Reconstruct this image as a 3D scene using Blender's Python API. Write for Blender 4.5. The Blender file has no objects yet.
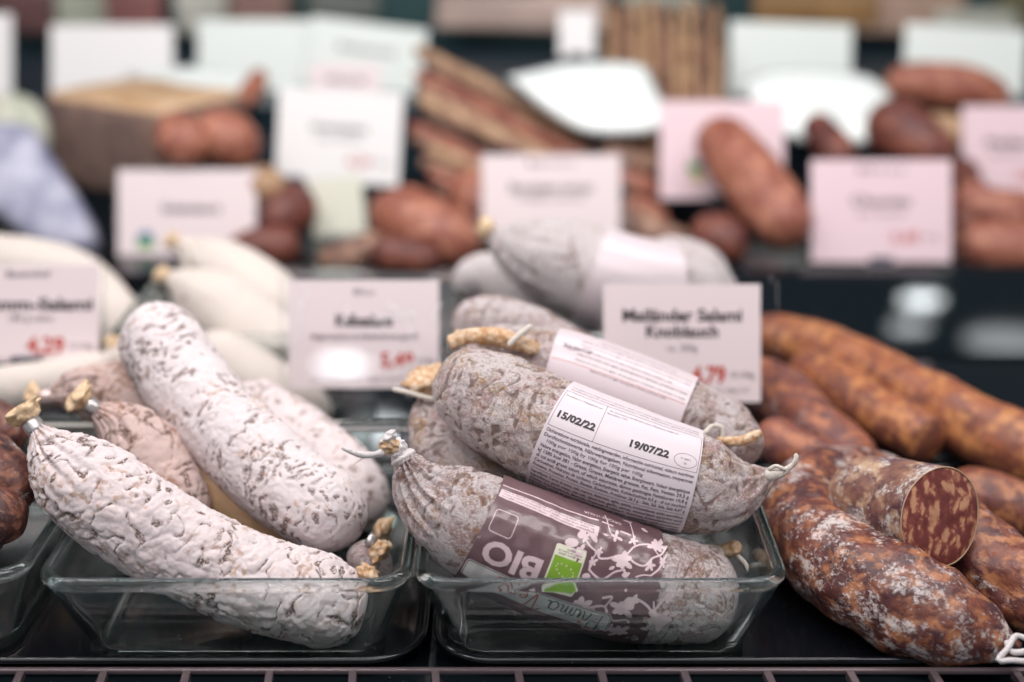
import bpy, bmesh, math, random
from mathutils import Vector, Matrix, noise
from math import sin, cos, pi, sqrt, radians, asin, atan2, exp
random.seed(7)
SC = bpy.context.scene
COL = SC.collection
# ------------------------------------------------------------------ camera
PITCH = radians(20); CAMZ = 0.40; F = 1024 * 50 / 36.0
FWD = Vector((0, cos(PITCH), -sin(PITCH))); UP = Vector((0, sin(PITCH), cos(PITCH))); RT = Vector((1, 0, 0))
CAM = Vector((0, 0, CAMZ))
cam = bpy.data.cameras.new('camera'); camo = bpy.data.objects.new('camera', cam); COL.objects.link(camo)
camo.location = CAM; camo.rotation_euler = (pi / 2 - PITCH, 0, 0)
cam.lens = 50; cam.sensor_width = 36; cam.clip_start = 0.02
cam.dof.use_dof = True; cam.dof.focus_distance = 0.722; cam.dof.aperture_fstop = 2.6
SC.camera = camo
SC.view_settings.view_transform = 'Standard'; SC.view_settings.look = 'None'
SC.view_settings.gamma = 1; SC.view_settings.use_curve_mapping = False
SC.view_settings.exposure = 0.0

def W(px, py, t):
    """t >= .5: distance along the view axis in metres; t < .5: height above the shelf"""
    u = (px - 512) / F; v = (341 - py) / F
    if t < 0.5:
        t = (CAMZ - t) / (sin(PITCH) - v * cos(PITCH))
    return CAM + t * (FWD + u * RT + v * UP)
def depth(p): return (p - CAM).dot(FWD)
def proj(p):
    d = p - CAM; t = d.dot(FWD)
    return 512 + F * d.dot(RT) / t, 341 - F * d.dot(UP) / t

# ------------------------------------------------------------------ object helpers
def tag(o, label=None, cat=None, group=None, kind=None):
    if label: o['label'] = label
    if cat: o['category'] = cat
    if group: o['group'] = group
    if kind: o['kind'] = kind
    return o
def empty(name, loc, label, cat, group=None):
    o = bpy.data.objects.new(name, None); COL.objects.link(o); o.location = loc
    o.empty_display_size = .02
    return tag(o, label, cat, group)
def link(name, me, mats, parent=None, smooth=True):
    o = bpy.data.objects.new(name, me); COL.objects.link(o)
    for m in (mats if isinstance(mats, (list, tuple)) else [mats]): me.materials.append(m)
    if smooth:
        me.polygons.foreach_set('use_smooth', [True] * len(me.polygons))
    if parent:
        o.parent = parent; o.matrix_parent_inverse = Matrix.Translation(-parent.location)
    return o
def mesh_from(name, verts, faces):
    me = bpy.data.meshes.new(name); me.from_pydata([tuple(v) for v in verts], [], faces); me.update(); return me
def box(name, lo, hi, mat, parent=None, bev=0.0, seg=2, rot=None, smooth=False):
    bm = bmesh.new(); bmesh.ops.create_cube(bm, size=1)
    lo = Vector(lo); hi = Vector(hi); c = (lo + hi) / 2; s = hi - lo
    for v in bm.verts: v.co = Vector((v.co.x * s.x, v.co.y * s.y, v.co.z * s.z))
    if bev: bmesh.ops.bevel(bm, geom=bm.edges[:], offset=bev, segments=seg, affect='EDGES', profile=.6)
    if rot: bm.transform(rot)
    bm.transform(Matrix.Translation(c))
    me = bpy.data.meshes.new(name); bm.to_mesh(me); bm.free()
    return link(name, me, mat, parent, smooth=smooth)

# ------------------------------------------------------------------ materials
def newmat(name):
    m = bpy.data.materials.new(name); m.use_nodes = True
    nt = m.node_tree; b = nt.nodes['Principled BSDF']; return m, nt, b
def pm(name, col, rough=.5, **kw):
    m, nt, b = newmat(name)
    b.inputs['Base Color'].default_value = (*col, 1); b.inputs['Roughness'].default_value = rough
    for k, v in kw.items(): b.inputs[k.replace('_', ' ')].default_value = v
    return m
class NT:
    def __init__(s, nt): s.nt = nt
    def n(s, t, **kw):
        nd = s.nt.nodes.new(t)
        for k, v in kw.items():
            if k in ('ins',):
                for a, c in v.items():
                    if hasattr(c, 'links') or isinstance(c, bpy.types.NodeSocket): s.nt.links.new(c, nd.inputs[a])
                    else: nd.inputs[a].default_value = c
            else: setattr(nd, k, v)
        return nd
    def math(s, op, a, b=0.0, clamp=False):
        nd = s.n('ShaderNodeMath', operation=op, use_clamp=clamp)
        for i, x in enumerate((a, b)):
            if isinstance(x, bpy.types.NodeSocket): s.nt.links.new(x, nd.inputs[i])
            else: nd.inputs[i].default_value = x
        return nd.outputs[0]
    def noise(s, vec, scale, detail=4, rough=.55, dist=0.0):
        return s.n('ShaderNodeTexNoise', ins={'Vector': vec, 'Scale': scale, 'Detail': detail, 'Roughness': rough, 'Distortion': dist}).outputs['Fac']
    def ramp(s, fac, stops, interp='LINEAR'):
        nd = s.n('ShaderNodeValToRGB', ins={'Fac': fac}); cr = nd.color_ramp; cr.interpolation = interp
        while len(cr.elements) < len(stops): cr.elements.new(.5)
        for e, (p, c) in zip(cr.elements, stops):
            e.position = p; e.color = (*c, 1) if len(c) == 3 else c
        return nd.outputs['Color']
    def rng(s, v, a, b, c=0.0, d=1.0):
        nd = s.n('ShaderNodeMapRange', ins={'Value': v, 'From Min': a, 'From Max': b, 'To Min': c, 'To Max': d}); return nd.outputs[0]
    def mix(s, fac, a, b):
        nd = s.n('ShaderNodeMix', data_type='RGBA')
        for i, x in ((0, fac), (6, a), (7, b)):
            if isinstance(x, bpy.types.NodeSocket): s.nt.links.new(x, nd.inputs[i])
            else: nd.inputs[i].default_value = (*x, 1) if isinstance(x, tuple) and len(x) == 3 else x
        return nd.outputs[2]
    def attr(s, name): return s.n('ShaderNodeAttribute', attribute_name=name)
    def bump(s, h, strength, dist):
        return s.n('ShaderNodeBump', ins={'Height': h, 'Strength': strength, 'Distance': dist}).outputs[0]
    def scale(s, vec, sc):
        return s.n('ShaderNodeMapping', ins={'Vector': vec, 'Scale': sc}).outputs[0]

def mold_white(name, base=(.68, .60, .605), crack=(.12, .07, .05), patch=(.50, .36, .30), pth=.555):
    """chalky white mould with brown cracks; the crack pattern is the relief itself (attribute wr)"""
    m, nt, b = newmat(name); k = NT(nt)
    sc = k.attr('sc').outputs['Vector']; wr = k.attr('wr').outputs['Fac']
    fine = k.noise(sc, 900, 3); mid = k.noise(sc, 220, 5, .6, .4); big = k.noise(sc, 45, 4, .6)
    col = k.mix(k.rng(big, .35, .7), base, tuple(min(1, c * 1.06) for c in (base[0], base[1] * .985, base[2] * .98)))
    col = k.mix(k.math('MULTIPLY', k.rng(mid, pth - .04, pth + .05), k.rng(big, .48, .60), True), col, patch)
    cf = k.math('MULTIPLY', k.rng(wr, .20, .70), k.rng(fine, .34, .52), True)
    cf = k.math('MULTIPLY', cf, .92)
    col = k.mix(cf, col, crack)
    nt.links.new(col, b.inputs['Base Color']); b.inputs['Roughness'].default_value = .85
    b.inputs['Specular IOR Level'].default_value = .25
    b.inputs['Subsurface Weight'].default_value = .12; b.inputs['Subsurface Radius'].default_value = (.004, .002, .0015); b.inputs['Subsurface Scale'].default_value = 1
    h = k.math('ADD', k.math('MULTIPLY', mid, .6), k.math('MULTIPLY', fine, .25))
    h = k.math('SUBTRACT', h, k.math('MULTIPLY', cf, .35))
    nt.links.new(k.bump(h, .55, .0012), b.inputs['Normal'])
    return m
def mold_net(name, meat=(.43, .27, .25), brown=(.34, .18, .10), mould=(.78, .73, .725), cover=.50):
    """grey white mould growing as a crumbly net over pinkish meat"""
    m, nt, b = newmat(name); k = NT(nt)
    sc = k.attr('sc').outputs['Vector']; wr = k.attr('wr').outputs['Fac']
    big = k.noise(sc, 70, 4, .6); mid = k.noise(sc, 260, 8, .7, 1.4); fine = k.noise(sc, 900, 6, .75, .6)
    base = k.mix(k.rng(big, .46, .58), meat, brown)
    base = k.mix(k.rng(k.noise(sc, 150, 3), .50, .60), base, (.50, .36, .34))
    f = k.math('ADD', k.math('MULTIPLY', mid, .50), k.math('MULTIPLY', fine, .42))
    f = k.math('ADD', f, k.math('MULTIPLY', k.noise(sc, 62, 3), .36))
    mf = k.rng(f, cover + .06, cover + .15)
    col = k.mix(k.math('MULTIPLY', mf, .9), base, mould)
    dark = k.math('MULTIPLY', k.rng(k.noise(sc, 480, 5, .75, 1.2), .55, .63), .70, True)
    col = k.mix(dark, col, (.27, .18, .15))
    col = k.mix(k.math('MULTIPLY', k.rng(wr, .2, .8), .75), col, (.22, .13, .10))
    nt.links.new(col, b.inputs['Base Color'])
    nt.links.new(k.rng(mf, 0, 1, .55, .88), b.inputs['Roughness'])
    b.inputs['Specular IOR Level'].default_value = .3
    b.inputs['Subsurface Weight'].default_value = .08; b.inputs['Subsurface Radius'].default_value = (.004, .002, .0015); b.inputs['Subsurface Scale'].default_value = 1
    nt.links.new(k.bump(k.math('ADD', mid, k.math('MULTIPLY', fine, .8)), 1.0, .0022), b.inputs['Normal'])
    return m
def cured(name, meat=(.15, .035, .022), fat=(.52, .17, .05), dark=(.045, .018, .018), mould=.0, rough=.38, fsc=95, mouldcol=(.66, .60, .58)):
    """dark cured sausage with orange fat blotches and dusty white mould patches"""
    m, nt, b = newmat(name); k = NT(nt)
    sc = k.attr('sc').outputs['Vector']
    w = k.noise(sc, fsc * 1.35, 3, .55, .15); w2 = k.noise(sc, fsc * .7, 4, .62, .2); fine = k.noise(sc, 600, 5, .7)
    col = k.mix(k.rng(w2, .40, .60), dark, meat)
    col = k.mix(k.math('MULTIPLY', k.rng(w, .49, .64), .9, True), col, fat)
    col = k.mix(k.math('MULTIPLY', k.rng(k.noise(sc, fsc * 2.4, 4, .6, 1), .56, .64), .4, True), col, dark)
    if mould > 0:
        f = k.math('ADD', k.math('MULTIPLY', k.noise(sc, 60, 5, .62, .3), .55), k.math('MULTIPLY', k.noise(sc, 420, 6, .8, .4), .5))
        mf = k.rng(f, .635 - mould * .11, .70 - mould * .11)
        mf = k.math('MULTIPLY', mf, .85, True)
        col = k.mix(mf, col, mouldcol)
        nt.links.new(k.rng(mf, 0, 1, rough, .85), b.inputs['Roughness'])
    else: b.inputs['Roughness'].default_value = rough
    nt.links.new(col, b.inputs['Base Color'])
    nt.links.new(k.bump(k.math('ADD', k.math('MULTIPLY', w, 1.0), k.math('MULTIPLY', fine, .18)), .6, .002), b.inputs['Normal'])
    return m
def plain(name, a, c, scale=30, rough=.6, bump=.3, coord='Object'):
    m, nt, b = newmat(name); k = NT(nt)
    tc = k.n('ShaderNodeTexCoord').outputs[coord]
    f = k.noise(tc, scale, 5, .6, .3)
    nt.links.new(k.mix(k.rng(f, .38, .62), a, c), b.inputs['Base Color']); b.inputs['Roughness'].default_value = rough
    nt.links.new(k.bump(f, bump, .003), b.inputs['Normal'])
    return m

M = {}
M['white'] = mold_white('white_mould')
M['white2'] = mold_white('white_mould_flecked', crack=(.15, .095, .08), base=(.69, .625, .635), pth=.575)
M['white_pink'] = mold_white('pinkish_mould', base=(.56, .43, .40), patch=(.34, .20, .15), pth=.50)
M['cream'] = mold_white('cream_casing', base=(.65, .585, .54), patch=(.56, .55, .48), pth=.55)
M['net'] = mold_net('mould_net_over_meat', meat=(.54, .38, .36), brown=(.46, .30, .22), mould=(.82, .75, .76), cover=.515)
M['net_pale'] = mold_net('pale_mould_over_meat', meat=(.66, .52, .50), brown=(.56, .42, .36), mould=(.84, .78, .79), cover=.44)
M['net_grey'] = mold_net('grey_mould_over_meat', meat=(.55, .36, .35), brown=(.52, .33, .18), mould=(.86, .775, .77), cover=.515)
M['net_brown'] = mold_net('pink_grey_mould_over_meat', meat=(.50, .34, .33), brown=(.38, .20, .11), mould=(.84, .77, .78), cover=.51)
M['chorizo'] = cured('cured_red_orange', meat=(.17, .05, .034), fat=(.42, .165, .07), dark=(.07, .025, .028), mould=.85)
M['chorizo_clean'] = cured('cured_red_brown', meat=(.24, .075, .045), fat=(.48, .20, .09), dark=(.10, .03, .028), mould=.22, fsc=110)
M['orange'] = cured('cured_orange_stick', meat=(.34, .11, .05), fat=(.54, .23, .085), dark=(.19, .065, .045), mould=.0, fsc=70, rough=.45)
M['orange_dark'] = cured('cured_dark_stick', meat=(.26, .08, .05), fat=(.46, .17, .08), dark=(.13, .05, .05), mould=.22, fsc=70, rough=.5)
M['brick'] = cured('cured_brick_red', meat=(.36, .13, .08), fat=(.52, .23, .15), dark=(.24, .07, .05), mould=.0, fsc=45, rough=.5)
M['brick_dark'] = cured('cured_dark_red', meat=(.17, .05, .035), fat=(.30, .10, .06), dark=(.10, .03, .03), mould=.0, fsc=45, rough=.5)
M['tan_stick'] = cured('cured_tan_stick', meat=(.42, .26, .15), fat=(.56, .37, .22), dark=(.28, .15, .09), mould=.0, fsc=50, rough=.55)
M['brown_stick'] = cured('cured_brown_stick', meat=(.30, .16, .11), fat=(.46, .28, .19), dark=(.15, .075, .055), mould=.0, fsc=50, rough=.55)
M['dark_far'] = cured('cured_dark_crumbly', meat=(.16, .055, .04), fat=(.32, .13, .08), dark=(.06, .025, .025), mould=.35, fsc=120, rough=.5)
M['tan_casing'] = cured('smooth_tan_casing', meat=(.50, .33, .20), fat=(.56, .38, .25), dark=(.42, .27, .15), mould=.0, fsc=40, rough=.35)

def mat_dish():
    m, nt, b = newmat('greenish_glass'); k = NT(nt)
    b.inputs['Base Color'].default_value = (.97, .995, .99, 1); b.inputs['Transmission Weight'].default_value = 1
    b.inputs['IOR'].default_value = 1.47; b.inputs['Roughness'].default_value = .02
    va = k.n('ShaderNodeVolumeAbsorption', ins={'Color': (.25, .75, .68, 1), 'Density': 13.0})
    out = nt.nodes['Material Output']; nt.links.new(va.outputs[0], out.inputs['Volume'])
    # dried drops and fine scratches, with teal haze painting in the rims' sheen
    tc = k.n('ShaderNodeTexCoord').outputs['Object']
    a = k.noise(tc, 620, 2, .5); c = k.noise(tc, 28, 3, .6)
    spk = k.math('MULTIPLY', k.rng(a, .70, .75), k.rng(c, .50, .58), True)
    dif = k.n('ShaderNodeBsdfDiffuse', ins={'Color': (.60, .74, .73, 1)})
    mx = k.n('ShaderNodeMixShader'); nt.links.new(k.math('ADD', k.math('MULTIPLY', spk, .6), k.rng(k.noise(tc, 15, 3), .35, .65, .008, .032)), mx.inputs[0]); nt.links.new(b.outputs[0], mx.inputs[1]); nt.links.new(dif.outputs[0], mx.inputs[2])
    nt.links.new(mx.outputs[0], out.inputs['Surface'])
    return m
M['glass'] = mat_dish()
M['acrylic'] = pm('clear_acrylic', (.97, .97, .98), .02, Transmission_Weight=1.0, IOR=1.45)
def mat_black(name, col=(.006, .007, .010), rough=.16):
    m, nt, b = newmat(name); k = NT(nt)
    tc = k.n('ShaderNodeTexCoord').outputs['Object']
    a = k.noise(tc, 420, 2, .5); c = k.noise(tc, 22, 3, .6)
    spk = k.math('MULTIPLY', k.rng(a, .735, .77), k.rng(c, .52, .6), True)
    nt.links.new(k.mix(spk, col, (.30, .22, .18)), b.inputs['Base Color'])
    nt.links.new(k.rng(k.noise(tc, 9, 4), .3, .7, rough * .75, rough * 1.4), b.inputs['Roughness'])
    return m
M['tray'] = mat_black('black_gloss_plastic', rough=.12)
M['shelf'] = mat_black('black_gloss_shelf', (.006, .010, .013), .035)
M['grille'] = pm('dark_grille_metal', (.16, .12, .13), .40, Metallic=.5)
M['wall'] = plain('dark_teal_wall', (.010, .035, .042), (.025, .075, .08), 3, .6, .05)
M['riser'] = pm('dark_riser', (.013, .032, .048), .4)
M['metal'] = pm('aluminium_clip', (.62, .60, .60), .35, Metallic=.9)
M['metal_red'] = pm('pinkish_clip', (.74, .60, .58), .35, Metallic=.6)
M['casing'] = plain('dry_amber_casing', (.62, .42, .24), (.80, .62, .42), 200, .5, .5)
M['casing_o'] = plain('orange_casing', (.52, .27, .11), (.78, .62, .45), 300, .5, .6)
M['twine'] = plain('cream_twine', (.72, .64, .55), (.84, .79, .73), 900, .8, .6)
M['twine_w'] = plain('white_twine', (.74, .68, .68), (.86, .82, .82), 900, .8, .6)
M['paper'] = pm('label_paper', (.70, .625, .66), .42)
M['paper_w'] = pm('glossy_label_paper', (.68, .59, .62), .30)
M['card'] = pm('rose_card', (.80, .69, .705), .55)
M['card_laminated'] = pm('laminated_rose_card', (.80, .69, .705), .5, Coat_Weight=1.0, Coat_Roughness=.01, Coat_IOR=1.5)
M['card_pink'] = pm('pink_card', (.80, .62, .67), .55)
M['card_white'] = pm('white_card', (.80, .79, .79), .55)
M['card_mint'] = pm('mint_white_card', (.74, .80, .77), .55)
M['card_cream'] = pm('cream_tag', (.70, .71, .60), .6)
M['ink'] = pm('black_ink', (.02, .012, .018), .5)
M['ink_soft'] = pm('grey_ink', (.11, .075, .10), .5)
M['ink_red'] = pm('red_ink', (.50, .06, .035), .5)
M['ink_green'] = pm('logo_green', (.12, .34, .07), .5)
M['ink_blue'] = pm('logo_blue', (.04, .16, .33), .5)
M['ink_yellow'] = pm('logo_yellow', (.62, .50, .12), .5)
M['film'] = pm('brown_printed_film', (.145, .082, .092), .32, Coat_Weight=.3)
M['film_pink'] = pm('film_pink_print', (.68, .53, .56), .35)
M['leaf_green'] = pm('leaf_logo_green', (.23, .42, .035), .35)
M['leaf_cream'] = pm('logo_frame_cream', (.74, .72, .58), .35)
M['banner'] = pm('banner_grey_white', (.66, .64, .63), .35)
M['script_green'] = pm('script_green', (.02, .11, .06), .4)
M['script_red'] = pm('script_red', (.42, .07, .04), .4)
M['wrap_glare_white'] = pm('white_wrap_and_glare', (.80, .86, .85), .25, Coat_Weight=.5)  # white wrap; on the two big packs it stands for glare
M['vac_blue'] = plain('bluish_printed_wrap', (.46, .46, .58), (.22, .23, .34), 34, .3, .4)
M['grey_clip'] = pm('grey_plastic', (.10, .10, .12), .4)

def mat_cut():
    m, nt, b = newmat('cut_salami_face'); k = NT(nt)
    tc = k.n('ShaderNodeTexCoord').outputs['Object']
    wv = k.n('ShaderNodeVectorMath', operation='ADD', ins={0: tc, 1: k.n('ShaderNodeVectorMath', operation='SCALE', ins={0: k.n('ShaderNodeTexNoise', ins={'Vector': tc, 'Scale': 140.0, 'Detail': 3.0}).outputs['Color'], 'Scale': .010}).outputs[0]}).outputs[0]
    wv = k.scale(wv, (1.0, 1.0, .42))
    v = k.n('ShaderNodeTexVoronoi', feature='SMOOTH_F1', ins={'Vector': wv, 'Scale': 215.0, 'Randomness': 1.0, 'Smoothness': .3}).outputs['Distance']
    n = k.noise(tc, 260, 4, .65)
    f = k.math('ADD', v, k.math('MULTIPLY', n, .55))
    col = k.ramp(f, [(.50, (.66, .34, .20)), (.66, (.54, .24, .14)), (.76, (.30, .085, .06)), (.95, (.19, .045, .04))])
    nt.links.new(col, b.inputs['Base Color']); b.inputs['Roughness'].default_value = .32
    nt.links.new(k.bump(f, .35, .001), b.inputs['Normal'])
    return m
M['cut'] = mat_cut()

# ------------------------------------------------------------------ swept bodies
REFCAM = Vector((0, -cos(PITCH), sin(PITCH)))
def catmull(pts, n):
    out = []
    m = len(pts)
    def g(i): return pts[max(0, min(m - 1, i))]
    for i in range(m - 1):
        p0 = g(i - 1) if i > 0 else [2 * a - b for a, b in zip(pts[0], pts[1])]
        p3 = g(i + 2) if i < m - 2 else [2 * a - b for a, b in zip(pts[-1], pts[-2])]
        p1, p2 = g(i), g(i + 1)
        for j in range(n):
            t = j / n
            out.append([.5 * (2 * b + (c - a) * t + (2 * a - 5 * b + 4 * c - d) * t * t + (3 * b - a - 3 * c + d) * t ** 3) for a, b, c, d in zip(p0, p1, p2, p3)])
    out.append(list(pts[-1])); return out
class Path:
    """centre line with radius; path points are (px, py, t, radius in px)"""
    def __init__(s, path, ref=None, e0='round', e1='round', neck=.0035, world=False, cap=1.0):
        P = []
        for a in path:
            if world: P.append([a[0], a[1], a[2], a[3]])
            else:
                w = W(a[0], a[1], a[2]); P.append([w.x, w.y, w.z, a[3] * depth(w) / F])
        raw = catmull(P, 24)
        acc = [0]
        for a, b in zip(raw, raw[1:]): acc.append(acc[-1] + (Vector(a[:3]) - Vector(b[:3])).length)
        s.raw = raw; s.acc = acc; s.L = acc[-1]; s.ref = ref or Vector((0, 0, 1)); s.e0 = e0; s.e1 = e1; s.neck = neck; s.cap = cap
    def at(s, d):
        d = max(0, min(s.L, d)); lo, hi = 0, len(s.acc) - 1
        while hi - lo > 1:
            mid = (lo + hi) // 2
            if s.acc[mid] <= d: lo = mid
            else: hi = mid
        f = (d - s.acc[lo]) / max(1e-9, s.acc[hi] - s.acc[lo])
        a, b = s.raw[lo], s.raw[hi]
        return Vector([a[i] + (b[i] - a[i]) * f for i in range(3)]), a[3] + (b[3] - a[3]) * f
    def frame(s, d):
        e = s.L * .012
        c, r = s.at(d); T = (s.at(d + e)[0] - s.at(d - e)[0]).normalized()
        N = (s.ref - T * s.ref.dot(T)).normalized(); U = N.cross(T)
        return c, r, T, N, U
    def rad(s, d, r):
        def prof(x, kind, r):
            if kind == 'round':
                k = r * s.cap
                return sqrt(max(0, 1 - ((k - x) / k) ** 2)) if x < k else 1
            if kind == 'neck':
                k = r * 1.9
                if x >= k: return 1
                q = x / k; q = 1 - (1 - q) ** 2.1
                return (s.neck + (r - s.neck) * q) / r
            return 1
        return r * prof(d, s.e0, r) * prof(s.L - d, s.e1, r)
    def surf(s, d, th, h=0):
        c, r, T, N, U = s.frame(d)
        return c + (N * cos(th) + U * sin(th)) * (s.rad(d, r) + h)
    def pix2flat(s, px, py):
        best = None
        for i in range(201):
            d = s.L * i / 200; c, r, T, N, U = s.frame(d)
            a = proj(c); b = proj(c + T * .004); v = (b[0] - a[0], b[1] - a[1]); l = math.hypot(*v); v = (v[0] / l, v[1] / l)
            q = (px - a[0], py - a[1]); al = abs(q[0] * v[0] + q[1] * v[1])
            if best is None or al < best[0]:
                rp = max(1.0, s.rad(d, r) * F / depth(c)); pe = -(q[0] * v[1] * -1 + q[1] * v[0])
                best = (al, d, asin(max(-.99, min(.99, pe / rp))))
        return best[1], best[2]

def sm(a, b, x):
    x = max(0, min(1, (x - a) / (b - a))); return x * x * (3 - 2 * x)
def crackfield(p, kind):
    """0..1 crack depth: short curved cracks in clusters"""
    q = p + .0050 * Vector(noise.noise_vector(p * 70)) + .0016 * Vector(noise.noise_vector(p * 210))
    if kind == 'long':
        n1 = noise.noise(Vector((q.x * 105, q.y * 70, q.z * 70)))
        line = sm(.74, .95, 1 - abs(n1) * 2.1)
        brk = sm(-.12, .12, noise.noise(p * 125 + Vector((3, 8, 1))) + .35 * noise.noise(p * 40))
        d2 = sm(.16, .32, noise.noise(Vector((q.x * 300, q.y * 150, q.z * 150))))
        cl = sm(-.10, .16, noise.noise(p * 48 + Vector((7, 3, 1))))
        return max(line * brk, d2 * cl), line
    d1 = sm(.11, .25, noise.noise(Vector((q.x * 430, q.y * 170, q.z * 170))))
    d2 = sm(.15, .30, noise.noise(Vector((q.x * 240 + 5, q.y * 390, q.z * 390))))
    cl = sm(-.14, .14, noise.noise(p * 50 + Vector((7, 3, 1)))); c2 = sm(.0, .22, noise.noise(p * 44))
    return max(d1 * cl, d2 * c2), d1 * .5
def body(name, path, mat, parent=None, nl=90, nr=48, amp=.0004, wrink=0.0, lump=.0012, pleat=0.0, bands=(), seed=0, lumpf=38, crack='long'):
    verts = []; faces = []; scs = []; wrs = []
    ds = []
    for i in range(nl + 1):
        x = i / nl
        ds.append(path.L * (.5 - .5 * cos(pi * x)) * .35 + path.L * x * .65)
    off = Vector((seed * 3.17, seed * 1.3, seed * .7))
    for i, d in enumerate(ds):
        c, r, T, N, U = path.frame(d); rr = max(path.rad(d, r), .0002)
        damp = 1.0
        for a, b2 in bands:
            if a - .002 < d < b2 + .002: damp = .12
        for j in range(nr):
            th = 2 * pi * j / nr
            st = Vector((d, rr * cos(th), rr * sin(th))); p = st + off
            dis = lump * noise.noise(p * lumpf) + amp * noise.noise(p * 260)
            wv = 0
            if wrink > 0:
                wv, ln = crackfield(p, crack)
                b1 = abs(noise.noise(p * 95 + Vector((1, 5, 2)))); b2 = abs(noise.noise(p * 210))
                dis += wrink * (2.2 * b1 + 1.3 * b2 + .5 * abs(noise.noise(p * 420)) - .9 * wv - .45 * ln)
                wv *= .55 + .45 * sm(-.2, .3, noise.noise(p * 300))
            if pleat > 0:
                for (dd, kind) in ((d, path.e0), (path.L - d, path.e1)):
                    if kind == 'neck' and dd < r * 2.6:
                        w = exp(-((dd - r * .7) / (r * .85)) ** 2)
                        ph = th * 11 + 3.2 * noise.noise(Vector((cos(th) * 2, sin(th) * 2, seed)) * 1.3) * 2 + dd * 40
                        pl = cos(ph)
                        dis += pleat * w * pl * min(1, rr / r + .15)
                        wv = max(wv, max(0, -pl - .55) * 1.7 * w * max(0, min(1, .3 + noise.noise(p * 150) * 2.2)))
            dis *= damp; 
            if damp < 1: dis -= .0002
            f = min(1, rr / (r * .25))
            verts.append(c + (N * cos(th) + U * sin(th)) * max(.0001, rr + dis * f))
            scs.append(p); wrs.append(min(1, wv))
    for i in range(nl):
        for j in range(nr):
            a = i * nr + j; b = i * nr + (j + 1) % nr
            faces.append((a, b, b + nr, a + nr))
    faces.append(tuple(range(nr))[::-1]); 
    faces.append(tuple(nl * nr + j for j in range(nr)))
    me = mesh_from(name, verts, faces)
    at = me.attributes.new('sc', 'FLOAT_VECTOR', 'POINT'); at.data.foreach_set('vector', [x for v in scs for x in v])
    at = me.attributes.new('wr', 'FLOAT', 'POINT'); at.data.foreach_set('value', wrs)
    o = link(name, me, mat, parent)
    return o
def tube(name, pts, mat, parent=None, nr=10, seed=0, nl=None, amp=0.0, world=False, seg=None):
    p = Path(pts, world=world, e0='round', e1='round', ref=Vector((.13, .1, 1)).normalized())
    nl = nl or max(16, int(p.L / .0012))
    return body(name, p, mat, parent, nl=min(nl, 120), nr=nr, amp=amp, lump=amp, lumpf=300, seed=seed)
def tuft(name, base, direction, r, length, mat, parent, seed=0, flare=1.6):
    """crumpled flared end of the casing beyond the clip"""
    d = direction.normalized(); a = d.cross(Vector((.3, .2, 1))).normalized(); b = d.cross(a)
    verts = []; faces = []; nr = 36; nl = 14
    for i in range(nl + 1):
        x = i / nl
        rr = r * (.75 + (flare - .75) * sin(x * pi * .62)) * sqrt(max(0, 1 - max(0, (x - .72) / .28) ** 2 * .97))
        for j in range(nr):
            th = 2 * pi * j / nr
            q = Vector((cos(th) * 1.6, sin(th) * 1.6, x * 2.2 + seed * 5))
            k = 1 + .42 * noise.noise(q * 1.4) + .22 * cos(th * 7 + 4 * x + seed) * x
            ext = length * .25 * noise.noise(q + Vector((9, 9, 9))) * x
            verts.append(base + d * (x * length + ext) + (a * cos(th) + b * sin(th)) * rr * k)
    for i in range(nl):
        for j in range(nr):
            p = i * nr + j; q2 = i * nr + (j + 1) % nr; faces.append((p, q2, q2 + nr, p + nr))
    faces.append(tuple(range(nr))[::-1]); faces.append(tuple(nl * nr + j for j in range(nr)))
    return link(name, mesh_from(name, verts, faces), mat, parent)
def ringband(name, c, axis, r, w, mat, parent, thick=.0008):
    d = axis.normalized(); a = d.cross(Vector((.3, .2, 1))).normalized(); b = d.cross(a)
    prof = [(-w / 2, r - thick), (-w / 2, r), (-w * .2, r + thick * .6), (w * .2, r + thick * .6), (w / 2, r), (w / 2, r - thick)]
    verts = []; faces = []; nr = 32; n = len(prof)
    for j in range(nr):
        th = 2 * pi * j / nr; k = 1 + .10 * cos(2 * th) + .03 * cos(5 * th)
        for x, q in prof: verts.append(c + d * x + (a * cos(th) + b * sin(th)) * q * k)
    for j in range(nr):
        for i in range(n):
            faces.append((j * n + i, j * n + (i + 1) % n, ((j + 1) % nr) * n + (i + 1) % n, ((j + 1) % nr) * n + i))
    return link(name, mesh_from(name, verts, faces), mat, parent)

def salami(name, path_pts, mat, label, cat='salami', group=None, ref=None, e0='round', e1='round', neck=.0035, cap=1.0, **kw):
    p = Path(path_pts, ref=ref, e0=e0, e1=e1, neck=neck, cap=cap)
    c, r = p.at(p.L / 2); root = empty(name, (c.x, c.y, c.z - r), label, cat, group)
    body('sausage_body', p, mat, root, **kw)
    return root, p
def lone(name, path_pts, mat, label, cat='sausage', group=None, e0='round', e1='round', cap=1.0, **kw):
    p = Path(path_pts, e0=e0, e1=e1, cap=cap)
    kw.setdefault('nl', 60); kw.setdefault('nr', 28)
    o = body(name, p, mat, None, **kw); tag(o, label, cat, group); return o, p
def end_clip(root, p, at0, clipmat, r=.0042, tr=.0055, tl=.009, seed=0, tmat=None):
    d = 0 if at0 else p.L
    c, _, T, N, U = p.frame(d); dr = -T if at0 else T
    ringband('clip', c + dr * .0015, dr, r + .0007, .0078, clipmat, root, thick=.0004)
    tuft('casing_end', c + dr * .0050, dr, tr * .95, tl, tmat or M['casing'], root, seed)

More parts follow.
